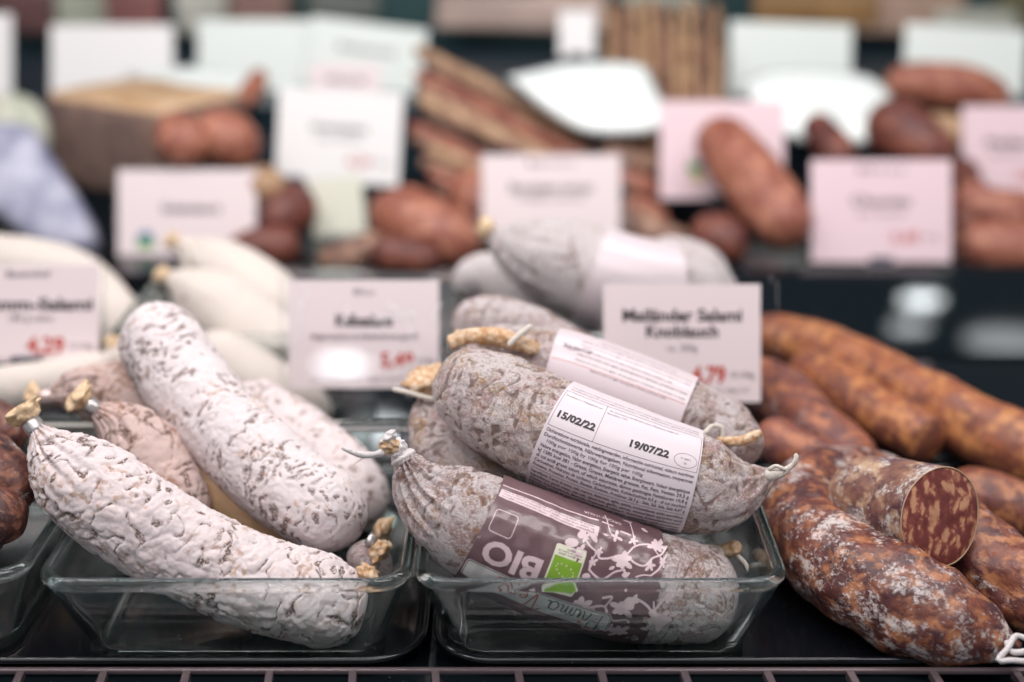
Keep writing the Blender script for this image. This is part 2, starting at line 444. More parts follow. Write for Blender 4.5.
# ------------------------------------------------------------------ printed sheets
FONT_CACHE = {}
def text_tris(s, size, bold=0.0, shear=0.0, space=1.0):
    key = (s, round(bold, 3), round(shear, 3), space)
    if key not in FONT_CACHE:
        cu = bpy.data.curves.new('t', 'FONT'); cu.body = s; cu.size = 1; cu.offset = bold; cu.shear = shear; cu.space_character = space
        cu.align_x = 'CENTER'; cu.resolution_u = 3; cu.dimensions = '2D'; cu.fill_mode = 'FRONT'
        ob = bpy.data.objects.new('t', cu); me = bpy.data.meshes.new_from_object(ob)
        vs = [v.co.copy() for v in me.vertices]; fs = [tuple(p.vertices) for p in me.polygons]
        bpy.data.meshes.remove(me); bpy.data.objects.remove(ob); bpy.data.curves.remove(cu)
        FONT_CACHE[key] = (vs, fs)
    vs, fs = FONT_CACHE[key]
    return [Vector((v.x * size, (v.y - .34) * size)) for v in vs], fs
class Sheet:
    def __init__(s): s.items = []      # (verts2d, faces, material key, layer)
    def add(s, vs, fs, m, layer=1): s.items.append(([Vector((v[0], v[1])) for v in vs], fs, m, layer))
    def poly(s, pts, m, layer=1): s.add(pts, [tuple(range(len(pts)))], m, layer)
    def rect(s, cx, cy, w, h, m, rot=0, layer=1):
        c, q = cos(rot), sin(rot)
        s.poly([(cx + x * c - y * q, cy + x * q + y * c) for x, y in ((-w / 2, -h / 2), (w / 2, -h / 2), (w / 2, h / 2), (-w / 2, h / 2))], m, layer)
    def rrect(s, cx, cy, w, h, r, m, rot=0, layer=1):
        c, q = cos(rot), sin(rot); pts = []
        for k, (sx, sy) in enumerate(((1, 1), (-1, 1), (-1, -1), (1, -1))):
            for i in range(6):
                a = k * pi / 2 + i / 5 * pi / 2
                x = sx * (w / 2 - r) + r * cos(a); y = sy * (h / 2 - r) + r * sin(a); pts.append((cx + x * c - y * q, cy + x * q + y * c))
        s.poly(pts, m, layer)
    def frame(s, cx, cy, w, h, t, m, rot=0, layer=1):
        c, q = cos(rot), sin(rot)
        pts = [(cx + x * c - y * q, cy + x * q + y * c) for x, y in ((-w / 2, -h / 2), (w / 2, -h / 2), (w / 2, h / 2), (-w / 2, h / 2))]
        for a, b in zip(pts, pts[1:] + pts[:1]): s.stroke([a, b], t, m, layer, smooth=False)
    def stroke(s, pts, w, m, layer=1, smooth=True, taper=False):
        P = [list(a) for a in pts]
        if smooth and len(P) > 2: P = catmull(P, 5)
        n = len(P); vs = []; fs = []
        for i, a in enumerate(P):
            b = P[min(n - 1, i + 1)]; c = P[max(0, i - 1)]; dx, dy = b[0] - c[0], b[1] - c[1]; l = math.hypot(dx, dy) or 1
            ww = w * (1 - .7 * i / (n - 1)) if taper else w
            vs += [(a[0] - dy / l * ww / 2, a[1] + dx / l * ww / 2), (a[0] + dy / l * ww / 2, a[1] - dx / l * ww / 2)]
        for i in range(n - 1): fs.append((2 * i, 2 * i + 1, 2 * i + 3, 2 * i + 2))
        s.add(vs, fs, m, layer)
    def ell(s, cx, cy, a, b, m, rot=0, layer=1, n=14):
        c, q = cos(rot), sin(rot)
        s.poly([(cx + a * cos(t) * c - b * sin(t) * q, cy + a * cos(t) * q + b * sin(t) * c) for t in [2 * pi * i / n for i in range(n)]], m, layer)
    def text(s, txt, x, y, size, m, rot=0, bold=0.0, shear=0.0, layer=2, fit=None, space=1.0):
        vs, fs = text_tris(txt, size, bold, shear, space)
        if not vs: return
        if fit:
            w = max(v.x for v in vs) - min(v.x for v in vs); k = fit / w
            vs = [Vector((v.x * k, v.y)) for v in vs]
        c, q = cos(rot), sin(rot)
        s.add([(x + v.x * c - v.y * q, y + v.x * q + v.y * c) for v in vs], fs, m, layer)
    def build(s, name, fmap, base, parent, basemat, size, h0=.0002, h1=.0006, step=.0016, grid=(40, 40), lay=.00009):
        """size = x0,x1,y0,y1 of the paper; base layer a thin closed slab, print just above it"""
        mats = [basemat]; idx = {}
        verts = []; faces = []; mi = []
        x0, x1, y0, y1 = size; nx, ny = grid
        for h in (h1, h0):
            for i in range(nx + 1):
                for j in range(ny + 1): verts.append(fmap(x0 + (x1 - x0) * i / nx, y0 + (y1 - y0) * j / ny, h))
        q = (nx + 1) * (ny + 1)
        def id(i, j, k=0): return k * q + i * (ny + 1) + j
        for i in range(nx):
            for j in range(ny):
                faces.append((id(i, j), id(i + 1, j), id(i + 1, j + 1), id(i, j + 1))); faces.append((id(i, j, 1), id(i, j + 1, 1), id(i + 1, j + 1, 1), id(i + 1, j, 1)))
        for i in range(nx):
            faces.append((id(i, 0), id(i, 0, 1), id(i + 1, 0, 1), id(i + 1, 0))); faces.append((id(i, ny), id(i + 1, ny), id(i + 1, ny, 1), id(i, ny, 1)))
        for j in range(ny):
            faces.append((id(0, j), id(0, j + 1), id(0, j + 1, 1), id(0, j, 1))); faces.append((id(nx, j), id(nx, j, 1), id(nx, j + 1, 1), id(nx, j + 1)))
        mi = [0] * len(faces)
        for vs, fs, m, layer in s.items:
            if m not in idx: idx[m] = len(mats); mats.append(M[m])
            bm = bmesh.new(); bv = [bm.verts.new((v.x, v.y, 0)) for v in vs]
            for f in fs:
                try: bm.faces.new([bv[k] for k in f])
                except ValueError: pass
            ext = (min(v.x for v in vs), max(v.x for v in vs), min(v.y for v in vs), max(v.y for v in vs))
            if step:
                for ax, lo, hi in ((1, ext[2], ext[3]), (0, ext[0], ext[1])):
                    st = step if ax == 1 else step * 2.5
                    k = math.floor(lo / st) + 1
                    if hi - lo < st * .8: continue
                    while k * st < hi:
                        co = (0, k * st, 0) if ax == 1 else (k * st, 0, 0); no = (0, 1, 0) if ax == 1 else (1, 0, 0)
                        bmesh.ops.bisect_plane(bm, geom=bm.verts[:] + bm.edges[:] + bm.faces[:], plane_co=co, plane_no=no); k += 1
            bmesh.ops.triangulate(bm, faces=[f for f in bm.faces if len(f.verts) > 4])
            bm.verts.index_update(); o = len(verts)
            for v in bm.verts: verts.append(fmap(v.co.x, v.co.y, h1 + lay * layer))
            for f in bm.faces: faces.append(tuple(o + v.index for v in f.verts)); mi.append(idx[m])
            bm.free()
        me = mesh_from(name, verts, faces); me.polygons.foreach_set('material_index', mi)
        return link(name, me, mats, parent, smooth=False)

# ------------------------------------------------------------------ setting
def struct(o, label=None): o['kind'] = 'structure'; return o
struct(box('floor', (-3.2, -2.6, -.96), (3.2, 7.2, -.90), M['riser']))
sh = tag(box('display_shelf', (-1.15, .595, -.03), (1.15, 1.30, 0), M['shelf'], bev=.002), 'black glossy display shelf under trays and dishes, reflecting round lamps', 'shelf')
t2 = tag(box('display_shelf', (-1.15, 1.245, .0005), (1.15, 1.62, .012), M['tray'], bev=.003), 'second black shelf level behind the orange-brown sausages', 'shelf')
t3 = tag(box('display_shelf', (-1.15, 1.60, .0125), (1.15, 2.13, .10), M['riser'], bev=.003), 'raised dark rear shelf step carrying the furthest price cards', 'shelf')
struct(box('wall_back', (-1.15, 2.12, -.9), (1.15, 2.15, .235), M['wall']))
tag(box('counter_plinth', (-1.15, .56, -.9), (1.15, 2.11, -.0305), M['riser']), 'dark closed plinth below the display shelves', 'counter')
struct(box('ceiling', (-3.2, -5.2, 1.66), (3.2, 7.2, 1.70), pm('ceiling_dark', (.20, .21, .23), .8)))

# air grille along the front edge
g = empty('air_grille', (0, .56, .0), 'dark slatted air grille along the front edge of the shelf', 'grille')
box('frame_bar', (-.5, .5975, .0088), (.5, .6005, .0115), M['grille'], g, bev=.0008)
box('frame_bar', (-.5, .5225, .006), (.5, .5265, .0115), M['grille'], g, bev=.0008)
def bars():
    bm = bmesh.new()
    n = 24
    for i in range(n):
        x = -.48 + i * .0405; m = bmesh.ops.create_cube(bm, size=1)
        for v in m['verts']: v.co = Vector((v.co.x * .0036 + x - v.co.y * .006, v.co.y * .072 + .5625, v.co.z * .004 + .0090))
    me = bpy.data.meshes.new('slats'); bm.to_mesh(me); bm.free(); return link('slats', me, M['grille'], g, False)
bars()
box('grille_well', (-.5, .50, -.029), (.5, .5945, -.025), M['riser'], g)

def rrect_rows(rows, name, mat, parent=None, nc=10):
    verts = []; faces = []
    n = 4 * (nc + 1)
    for (cx, cy, hw, hd, z, r) in rows:
        for k, (sx, sy) in enumerate(((1, 1), (-1, 1), (-1, -1), (1, -1))):
            for i in range(nc + 1):
                a = k * pi / 2 + i / nc * pi / 2
                verts.append((cx + sx * (hw - r) + r * cos(a), cy + sy * (hd - r) + r * sin(a), z))
    for i in range(len(rows) - 1):
        for j in range(n):
            a = i * n + j; b = i * n + (j + 1) % n; faces.append((a, b, b + n, a + n))
    faces.append(tuple(range(n))[::-1]); faces.append(tuple((len(rows) - 1) * n + j for j in range(n)))
    return link(name, mesh_from(name, verts, faces), mat, parent)
def dish(x0, x1, y0, y1, z0, label, h=.0555):
    cx, cy = (x0 + x1) / 2, (y0 + y1) / 2; W2, D2 = (x1 - x0) / 2, (y1 - y0) / 2; fl = .0165
    rows = []
    def R(ins, z, r): rows.append((cx, cy, W2 - ins, D2 - ins, z0 + z, r))
    R(fl + .010, 0.0008, .008); R(fl + .004, .0, .012); R(fl + .001, .0008, .014); R(fl - .001, .003, .016)
    for x in (.05, .12, .25, .4, .55, .7, .82, .90, .95, .98):
        R(fl * (1 - x) ** 1.05 + .0015, .003 + (h - .009) * x, .015 + .002 * x)
    for a in (-60, -20, 20, 60, 90, 120, 160, 200, 235):
        a = radians(a); R(.0030 - .0030 * cos(a), h - .0034 + .0034 * sin(a), .0165 + .0015 * cos(a))
    for x in (.98, .95, .90, .82, .7, .55, .4, .25, .12, .05):
        R(fl * (1 - x) ** 1.05 + .0048, .0045 + (h - .0105) * x, .012 + .003 * x)
    R(fl + .0046, .0036, .013); R(fl + .008, .0028, .010); R(fl + .014, .0026, .008)
    o = rrect_rows(rows, 'glass_dish', M['glass'])
    return tag(o, label, 'dish')
def tray(x0, x1, y0, y1, label, z0=.0003, lip=.011, rz=0):
    cx, cy = (x0 + x1) / 2, (y0 + y1) / 2; W2, D2 = (x1 - x0) / 2, (y1 - y0) / 2
    rows = []
    def R(ins, z, r): rows.append((cx, cy, W2 - ins, D2 - ins, z0 + z, r))
    R(.010, 0, .02); R(.005, .0003, .025); R(.003, .002, .027)
    for a in (-90, -45, 0, 45, 90, 135, 180, 225): a = radians(a); R(.0018 - .0018 * cos(a), lip - .0018 + .0018 * sin(a), .03)
    R(.006, .0045, .027); R(.009, .0026, .024); R(.016, .0022, .018)
    o = rrect_rows(rows, 'serving_tray', M['tray'], nc=14)
    return tag(o, label, 'tray')
tray(-.58, -.0430, .6075, .850, 'black plastic serving tray with raised lip under the left glass dishes')
tray(-.0400, .60, .6075, .850, 'black plastic serving tray with raised lip under the right dish and ring sausage')
TB = radians(9.5)
rt_ = Matrix.Rotation(TB, 4, 'X')
tag(box('added_glare_tray', (.16, 1.057, .0130), (1.0, 1.215, .0155), M['shelf'], bev=.001, rot=rt_), 'added mirror glossy black tray catching lamp glare behind the orange brown sausages', 'tray')  # added sloped reflector so the lamps mirror at this spot
ZB = .0027
dish(-.2315, -.0490, .6015, .802, ZB, 'clear glass dish of white mould salamis at the front left')
dish(-.0478, .1345, .6015, .802, ZB, 'clear glass dish of labelled salamis in the front centre')
dish(-.418, -.2375, .6085, .808, ZB, 'clear glass dish cut off by the left edge, holding dark sausages')
dish(-.29, -.11, .955, 1.13, .001, 'blurred glass dish of creamy sausages behind the small left price cards')
dish(-.07, .11, .935, 1.12, .001, 'blurred glass dish under the pale wrapped salami behind the front pile')

# ------------------------------------------------------------------ front left dish
HQ = dict(nl=360, nr=240, amp=.00018, wrink=.0008, lump=.0016, pleat=.0012)
r, pA = salami('white_salami', [(36, 429, .742, 10), (62, 462, .740, 43), (120, 509, .735, 48), (195, 555, .733, 46), (270, 586, .733, 45), (330, 600, .733, 43), (369, 603, .734, 38)],
   M['white'], 'wrinkled white salami leaning over the left dish rim, grey clip on its upper end', e0='neck', e1='round', neck=.0040, seed=1, **HQ)
end_clip(r, pA, True, M['metal'], r=.0044, tr=.0062, tl=.0095, seed=2)
tuft('casing_end', W(364, 581, .735), Vector((.6, .0, .9)), .0042, .008, M['casing_o'], r, 9, 1.4)
r, pB = salami('white_salami', [(147, 312, .86, 36), (166, 352, .845, 42), (208, 411, .82, 44), (262, 463, .795, 44), (312, 503, .775, 43), (362, 528, .765, 36)],
   M['white2'], 'brightest white salami with dark flecks, lying diagonally on top of the left dish', e0='round', e1='round', seed=5, cap=1.0, **{**HQ, 'wrink': .00055, 'crack': 'short'})
c, _, T, N, U = pB.frame(pB.L)
ringband('clip', W(371, 540, .758), Vector((.75, -.2, -.45)), .0034, .0045, M['metal'], r)
tuft('casing_end', W(374, 544, .756), Vector((.6, -.2, -.6)), .0045, .009, M['casing_o'], r, 4, 1.5)
MQ = dict(nl=160, nr=110, amp=.0003, wrink=.0006, lump=.0014, pleat=.0014)
r, p = salami('white_salami', [(94, 408, .79, 9), (122, 428, .795, 34), (148, 462, .795, 40), (172, 505, .79, 38), (190, 540, .785, 30)],
   M['white_pink'], 'pinkish brown speckled salami with grey clip, wedged behind the front white one', e0='neck', neck=.0038, seed=8, **MQ)
end_clip(r, p, True, M['metal'], r=.0042, tr=.0060, tl=.009, seed=5)
r, p = salami('white_salami', [(50, 396, .86, 9), (88, 392, .86, 28), (135, 402, .86, 36), (185, 430, .86, 38), (240, 470, .86, 34)],
   M['white_pink'], 'blurred salami with a shiny pink clip, furthest back at the left of the dish', e0='neck', neck=.0038, seed=11, **MQ)
end_clip(r, p, True, M['metal_red'], r=.0044, tr=.0060, tl=.009, seed=6)
lone('tan_sausage', [(160, 395, .845, 34), (195, 450, .83, 42), (250, 505, .812, 42), (330, 548, .80, 36)], M['tan_casing'],
   'smooth tan sausage with dark spots in the gap between two white salamis', lump=.0005)
r, p = salami('white_salami', [(236, 395, .90, 30), (290, 438, .88, 38), (335, 478, .85, 40), (374, 520, .83, 32)], M['white_pink'] if 0 else M['white'],
   'blurred white salami just behind the topmost flecked one', seed=14, **MQ)
tuft('casing_end', W(376, 528, .80), Vector((.8, -.3, -.2)), .0060, .0085, M['casing_o'], r, 12, 1.5)
lone('small_salami', [(352, 572, .765, 14), (368, 560, .765, 20), (388, 580, .765, 14)], M['net_brown'], 'pink mottled salami end low in the corner of the left dish')

# far left dish
lone('dark_sausage', [(-80, 455, .78, 36), (-30, 462, .76, 38), (30, 500, .745, 30)], M['dark_far'], 'dark red sausage at the left picture edge, uppermost in its dish', lump=.003, lumpf=70)
lone('dark_sausage', [(-70, 540, .74, 36), (-10, 520, .735, 36), (24, 532, .735, 22)], M['dark_far'], 'dark reddish brown sausage low at the left picture edge', lump=.003, lumpf=70, seed=3)
lone('dark_sausage', [(-60, 420, .86, 30), (-10, 428, .85, 30), (22, 440, .84, 20)], M['dark_far'], 'dark brown sausage behind the others in the far left dish', seed=4)

# ------------------------------------------------------------------ right dish : wrapped organic salami
GP = [(402, 455, .726, 10), (425, 491, .725, 38), (470, 522, .725, 53), (540, 553, .727, 58), (610, 576, .731, 57), (680, 590, .734, 51), (736, 594, .737, 43)]
r, pG = salami('wrapped_salami', GP, M['net_brown'], 'knotted salami in a brown printed organic wrapper, resting inside the centre glass dish',
    ref=REFCAM, e0='neck', e1='round', neck=.0042, cap=.75, seed=21, nl=300, nr=220, amp=.0003, wrink=.0004, lump=.0014, pleat=.0018,
    bands=[(.0385, .1285)])
gx0 = pG.pix2flat(478, 528)[0]; gx1 = pG.pix2flat(648, 586)[0]
RG = .0295
def gmap(x, y, h):
    w = .0006 * noise.noise(Vector((x * 60, y * 45, 2))) + .00045 * noise.noise(Vector((x * 160, y * 160, 5)))
    return pG.surf(x, y / RG, h + .0008 + w)
def gp(px, py):
    d, th = pG.pix2flat(px, py); return (d, th * RG)
S = Sheet()
a0 = gp(490, 545); a1 = gp(640, 590)
# pink strip with lines of small text near the upper edge
def gtext(txt, px, py, size, m, rot=pi, **kw): S.text(txt, *gp(px, py), size, m, rot, **kw)
tl = gp(500, 473)[1]
ysT = asin(.90) * RG
S.rect(gx0 + .028, .0250, .054, .0058, 'film_pink', rot=-.05)
for i, (tx, yy) in enumerate((("salame da carne biologica di suini allevati all'aperto in Italia", .0268), ("Bio salami made from organic pork - prodotto biologico italiano", .0250), ("stagionato naturalmente, senza conservanti aggiunti", .0232))):
    S.text(tx, gx0 + .0275, yy, .0017, 'film', rot=pi - .05, layer=2, fit=.050)
S.stroke([(gx0 + .001, .0325), (gx1 - .03, .0305)], .0009, 'film_pink')
# rounded frame (its code left out)
q = gp(501, 516)
for k_ in (0,):
    cx, cy = q; w = .0118; pts = []
    for k, (sx, sy) in enumerate(((1, 1), (-1, 1), (-1, -1), (1, -1))):
        for i in range(5):
            a = k * pi / 2 + i / 4 * pi / 2; pts.append((cx + sx * (w / 2 - .0018) + .0018 * cos(a) + 0, cy + sy * (w / 2 - .0018) + .0018 * sin(a)))
    S.stroke(pts + [pts[0]], .00045, 'film_pink', smooth=False)
q = gp(505, 549); 
S.text('BIO', q[0] + .0018, q[1] + .0002, .0162, 'film_pink', rot=pi, bold=.035, fit=.0285)
# leaf logo
q = gp(557, 558)
S.rrect(q[0], q[1], .0152, .0215, .0012, 'leaf_cream', layer=1)
S.rect(q[0], q[1] - .0018, .0136, .0140, 'leaf_green', layer=2)
for i in range(3): S.text(('IT-BIO-007', 'AGRICOLTURA UE', 'BIO')[i], q[0], q[1] + .0066 + i * .0013, .0012, 'ink_soft', rot=pi, layer=2, fit=(.011, .012, .004)[i])
for i in range(12):
    a = 2 * pi * i / 12; x = q[0] + .0045 * cos(a) * (1 + .15 * sin(a)); y = q[1] - .0006 + .0026 * sin(a) - .0010 * cos(a)
    S.poly([(x + .0006 * cos(b), y + .0006 * sin(b)) if j % 2 else (x + .00025 * cos(b), y + .00025 * sin(b)) for j, b in enumerate([k * pi / 5 for k in range(10)])], 'leaf_cream', layer=3)
# branches and blossom (white silhouettes)
def cp(x, y): return gp(560 + x / 5.683, 505 + y / 5.683)
def branch(pts, w): S.stroke([cp(*p) for p in pts], w, 'film_pink', 1)
def blossom(x, y, R, n=6, sd=0):
    c = cp(x, y); rr = R / 5.683 * .000495
    for i in range(n):
        a = 2 * pi * i / n + sd; k = 1 + .35 * sin(i * 2.3 + sd)
        S.ell(c[0] + cos(a) * rr * .62 * k, c[1] + sin(a) * rr * .62 * k, rr * .52 * k, rr * .32, 'film_pink', rot=a, n=9)
    S.ell(c[0], c[1], rr * .45, rr * .4, 'film_pink', n=8)
def leaf(x, y, a_, b_, rot):
    c = cp(x, y); k = .000495 / 5.683; S.ell(c[0], c[1], a_ * k, b_ * k, 'film_pink', rot=rot, n=10)
W1, W2_ = .0010, .0007
branch([(70, 60), (72, 110), (110, 180), (150, 215), (165, 245), (215, 248), (262, 240), (330, 235), (380, 205), (455, 200), (500, 215), (545, 185)], W1)
branch([(262, 250), (290, 300), (330, 340), (300, 345)], W2_)
branch([(330, 240), (370, 280), (430, 300), (470, 265), (530, 250), (570, 215)], W1)
branch([(455, 350), (500, 320), (530, 285), (560, 255)], W1); branch([(470, 200), (510, 250), (550, 290)], W2_)
branch([(110, 300), (150, 340), (185, 352), (250, 320), (300, 315)], W1); branch([(150, 215), (120, 270), (112, 305)], W2_)
branch([(230, 60), (240, 120), (262, 150)], W2_); branch([(375, 100), (380, 160), (370, 180)], W2_)
branch([(460, 350), (420, 345), (370, 352)], W2_)
for x, y, R, n, sd in ((60, 210, 36, 6, .2), (265, 150, 34, 4, 1.4), (300, 265, 50, 7, .5), (370, 175, 28, 5, .1), (510, 210, 46, 7, .9), (455, 300, 30, 5, .3), (535, 285, 26, 5, 1.2), (130, 265, 26, 5, .7), (170, 215, 22, 5, 0), (310, 335, 26, 4, .4), (95, 140, 26, 5, .8)):
    blossom(x, y, R, n, sd)
for x, y, a_, b_, ro in ((20, 165, 40, 26, .3), (140, 140, 45, 18, -.8), (80, 130, 30, 22, .9), (360, 95, 34, 12, -.2), (450, 140, 26, 16, -.7), (90, 335, 24, 18, .4), (240, 300, 20, 10, .6), (330, 140, 45, 9, .0), (215, 140, 20, 8, .1)): leaf(x, y, a_, b_, ro)
branch([(0, 480), (60, 500), (120, 490), (200, 490), (215, 560), (170, 540), (140, 490)], W1 * 1.3)
branch([(200, 490), (240, 440), (180, 440)], W1 * 1.2); branch([(365, 445), (410, 470), (440, 490), (480, 520), (530, 460)], W1 * 1.3)
branch([(480, 470), (490, 530), (520, 570)], W1); branch([(220, 540), (260, 570), (330, 570), (350, 590)], W1)
for x, y, R, n, sd in ((300, 500, 55, 7, .3), (350, 465, 34, 6, .1), (70, 490, 55, 7, .8), (510, 570, 58, 8, .2), (550, 455, 34, 6, .5), (300, 640, 48, 6, .9), (250, 620, 32, 5, .3)): blossom(x, y, R, n, sd)
gtext('ORIGINE ITALIA', 598, 517, .0028, 'film_pink', rot=pi - .02, fit=.022, bold=.01)
# banner with the script name
b0 = gp(470, 578); b1 = gp(598, 618)
bx0, bx1 = gx0 + .0004, gp(600, 622)[0]; by = -.0188; bw = .0125
S.rrect((bx0 + bx1) / 2, by, bx1 - bx0, bw, .002, 'film', layer=1)
S.rrect((bx0 + bx1) / 2, by, bx1 - bx0 - .0006, bw - .0006, .002, 'film_pink', layer=2)
S.rrect((bx0 + bx1) / 2, by, bx1 - bx0 - .0016, bw - .0016, .0018, 'script_green', layer=3)
S.rrect((bx0 + bx1) / 2, by, bx1 - bx0 - .0022, bw - .0022, .0016, 'banner', layer=4)
GL = {'P': [[(.1, 0), (.25, .95), (.1, .6)], [(.0, .75), (.3, 1.0), (.62, .85), (.55, .5), (.25, .42)]],
      'r': [[(0, 0), (.12, .45), (.1, .5), (.3, .45), (.32, .1), (.42, .0)]], 'i': [[(0, .1), (.1, .48), (.1, .05), (.25, .05)], [(.13, .68), (.16, .74)]],
      'm': [[(0, 0), (.06, .45), (.18, .42), (.2, 0)], [(.2, .1), (.28, .45), (.4, .42), (.4, 0)], [(.4, .1), (.5, .45), (.62, .4), (.6, .05), (.75, .05)]],
      'a': [[(.42, .42), (.15, .46), (.02, .2), (.15, 0), (.36, .1), (.42, .42), (.42, .05), (.58, .06)]],
      'V': [[(-.1, .7), (.1, 1.0), (.18, .9), (.22, 0), (.35, .2), (.6, .95), (.75, 1.0)]],
      'e': [[(.0, .22), (.3, .3), (.22, .48), (.05, .4), (.02, .12), (.18, 0), (.42, .1)]]}
def script(word, x, y, size, m, adv):
    for ch in word:
        for st in GL[ch]: S.stroke([(x - px_ * size, y - py_ * size) for px_, py_ in st], .00062, m, 6)
        x -= adv[ch] * size
ADV = {'P': .62, 'r': .45, 'i': .28, 'm': .78, 'a': .60, 'V': .62, 'e': .44}
script('Prima', bx1 - .004, by + .0042, .0105, 'script_green', ADV)
script('Vera', bx1 - .0350, by + .0042, .0105, 'script_red', ADV)
for fx, fy in ((bx1 - .0145, by - .0032), (bx1 - .0065, by - .0066), (bx1 - .0105, by - .0066)):
    S.ell(fx, fy, .0019, .0019, 'film_pink', layer=4)
    for i in range(4): a = i * pi / 4; S.stroke([(fx - .0014 * cos(a), fy - .0014 * sin(a)), (fx + .0014 * cos(a), fy + .0014 * sin(a))], .0003, 'script_red', 6, smooth=False)
S.build('printed_wrapper', gmap, None, r, M['film'], (gx0, gx1, -pi * RG * .985, pi * RG * .985), grid=(70, 150))
r.children[-1]['label'] = 'brown wrapper with pink print and green leaf badge'
# knot, twine, tails
kn = W(400, 450, .724)
tuft('knot', kn + Vector((.001, 0, -.003)), Vector((-.6, 0, .75)), .0052, .0085, M['twine_w'], r, 3, 1.15)
tuft('casing_end', W(399, 447, .702), Vector((-1, 0, .15)), .0036, .0095, M['casing_o'], r, 7, 1.25)
tuft('casing_end', W(392, 441, .702), Vector((-.4, .05, .5)), .0028, .0050, M['twine_w'], r, 8, 1.7)
tube('twine', [(385, 452, .700, 4), (370, 455, .698, 3.4), (355, 453, .696, 3), (341, 448, .694, 1.6)], M['twine_w'], r, amp=.0003)
tube('twine', [(372, 456, .698, .6), (360, 460, .697, .5), (350, 468, .696, .4)], M['twine_w'], r)
nc_, nr_x, nT, nN, nU = pG.frame(.0012)
for dd_, rr2 in ((-.0012, .0056), (.0016, .0060), (.0004, .0066)):
    ringband('twine_coil', nc_ + nT * dd_, nT + Vector((.1, .1, .2)) * (dd_ * 200), rr2, .0028, M['twine_w'], r, thick=.0014)
tube('stub', [(708, 556, .757, 7), (726, 551, .755, 7.5), (742, 546, .752, 8.5)], M['casing_o'], r, nr=20, amp=.0005)
tube('twine_loop', [(694, 562, .757, 2.3), (696, 551, .755, 2.4), (708, 546, .752, 2.4), (718, 548, .748, 2.3), (722, 556, .746, 2.3), (712, 566, .748, 2.3)], M['twine'], r)
tube('twine', [(737, 555, .748, 2.2), (745, 563, .745, 2.2), (750, 573, .744, 1.8)], M['twine'], r)

# ------------------------------------------------------------------ labelled salami with the dates
HP = [(444, 366, .780, 32), (486, 397, .768, 48), (550, 432, .757, 53), (620, 461, .750, 54), (690, 482, .747, 50), (735, 488, .748, 41), (772, 474, .752, 8)]
r, pH = salami('labelled_salami', HP, M['net_grey'], 'mottled salami with a white dated ingredient label, topmost in the centre dish',
   ref=REFCAM, e0='round', e1='neck', neck=.004, cap=.9, seed=31, nl=320, nr=230, amp=.0003, wrink=.0005, lump=.0020, pleat=.0006, lumpf=55,
   bands=[])
hx0 = pH.pix2flat(551, 436)[0]; hx1 = pH.pix2flat(690, 484)[0]
RH = .0275
def hmap(x, y, h):
    w = .00025 * noise.noise(Vector((x * 50, y * 40, 7)))
    return pH.surf(x, y / RH, h + .0016 + w)
S = Sheet(); LW = hx1 - hx0; hc = (hx0 + hx1) / 2
def line(txt, y, size=.00235, m='ink_soft', b=.014): S.text(txt, hc, y, size, m, fit=LW * .955, bold=b)
S.text('Conservare in luogo fresco e asciutto / Kühl und trocken lagern / Store in a cool dry place', hc, .0345, .0014, 'ink_soft', fit=LW * .93)
S.text('Confezionato in atmosfera protettiva / Unter Schutzatmosphäre verpackt', hc, .0322, .0014, 'ink_soft', fit=LW * .93)
S.stroke([(hx0 + .001, .0300), (hx1 - .001, .0300)], .00022, 'ink_soft', smooth=False)
S.stroke([(hx0 + .001, .0088), (hx1 - .001, .0088)], .00022, 'ink_soft', smooth=False)
for xx in (hx0 + .0012, hx0 + LW * .315, hx1 - .0008): S.stroke([(xx, .0088), (xx, .0300)], .00022, 'ink_soft', smooth=False)
S.text('Prodotto il / Hergestellt am', hx0 + LW * .16, .0270, .0015, 'ink_soft', fit=LW * .26)
S.text('Da consumarsi preferibilmente entro / Mindestens haltbar bis', hx0 + LW * .58, .0275, .0014, 'ink_soft', fit=LW * .48)
S.text('Best before / THT', hx0 + LW * .40, .0255, .0014, 'ink_soft', fit=LW * .14)
S.text('15/02/22', hx0 + LW * .165, .0155, .0048, 'ink', bold=.045, fit=LW * .255)
S.text('19/07/22', hx0 + LW * .66, .0142, .0048, 'ink', bold=.045, fit=LW * .255)
oc = (hx0 + LW * .905, .0135)
S.stroke([(oc[0] + .0058 * cos(a), oc[1] + .0036 * sin(a)) for a in [2 * pi * i / 20 for i in range(21)]], .0002, 'ink_soft', smooth=False)
S.text('IT 1264 L', oc[0], oc[1] + .0008, .0014, 'ink_soft'); S.text('CE', oc[0], oc[1] - .0014, .0013, 'ink_soft')
P1 = ["Dichiarazione nutrizionale, voedingswaarden, información nutricional, valeurs nutritives", "Durchschnittswerte, Nährwertangaben, Nutritional information, moyennes",
 "100g por 100g by 100g for 100g per 100g", "Valore energetico, Valor energético, Energetic value, Energiewert, Valeur énergétique",
 "kJ 1585 kcal 381 - Grassi, Grasas, Matières grasses, Fat, Fett, Vetten 29,5 g", "di cui acidi grassi saturi, of which saturates, davon gesättigte Fettsäuren 10,8 g",
 "Carboidrati, Hidratos de carbono, Carbohydrates, Kohlenhydrate 0,5 g - di cui zuccheri", "Proteine, Proteínas, Protein, Eiweiss, Eiwitten, Protéines 28,3 g - Sale, Sal, Salt, Salz 4,47 g"]
for i, t in enumerate(P1): 
    if i == 2: S.text(t, hx0 + LW * .36, .0068 - i * .00262, .0021, 'ink_soft', fit=LW * .62, bold=.004)
    else: line(t, .0068 - i * .00262)
S.stroke([(hx0 + .001, -.0138), (hx1 - .001, -.0138)], .0002, 'ink_soft', smooth=False)
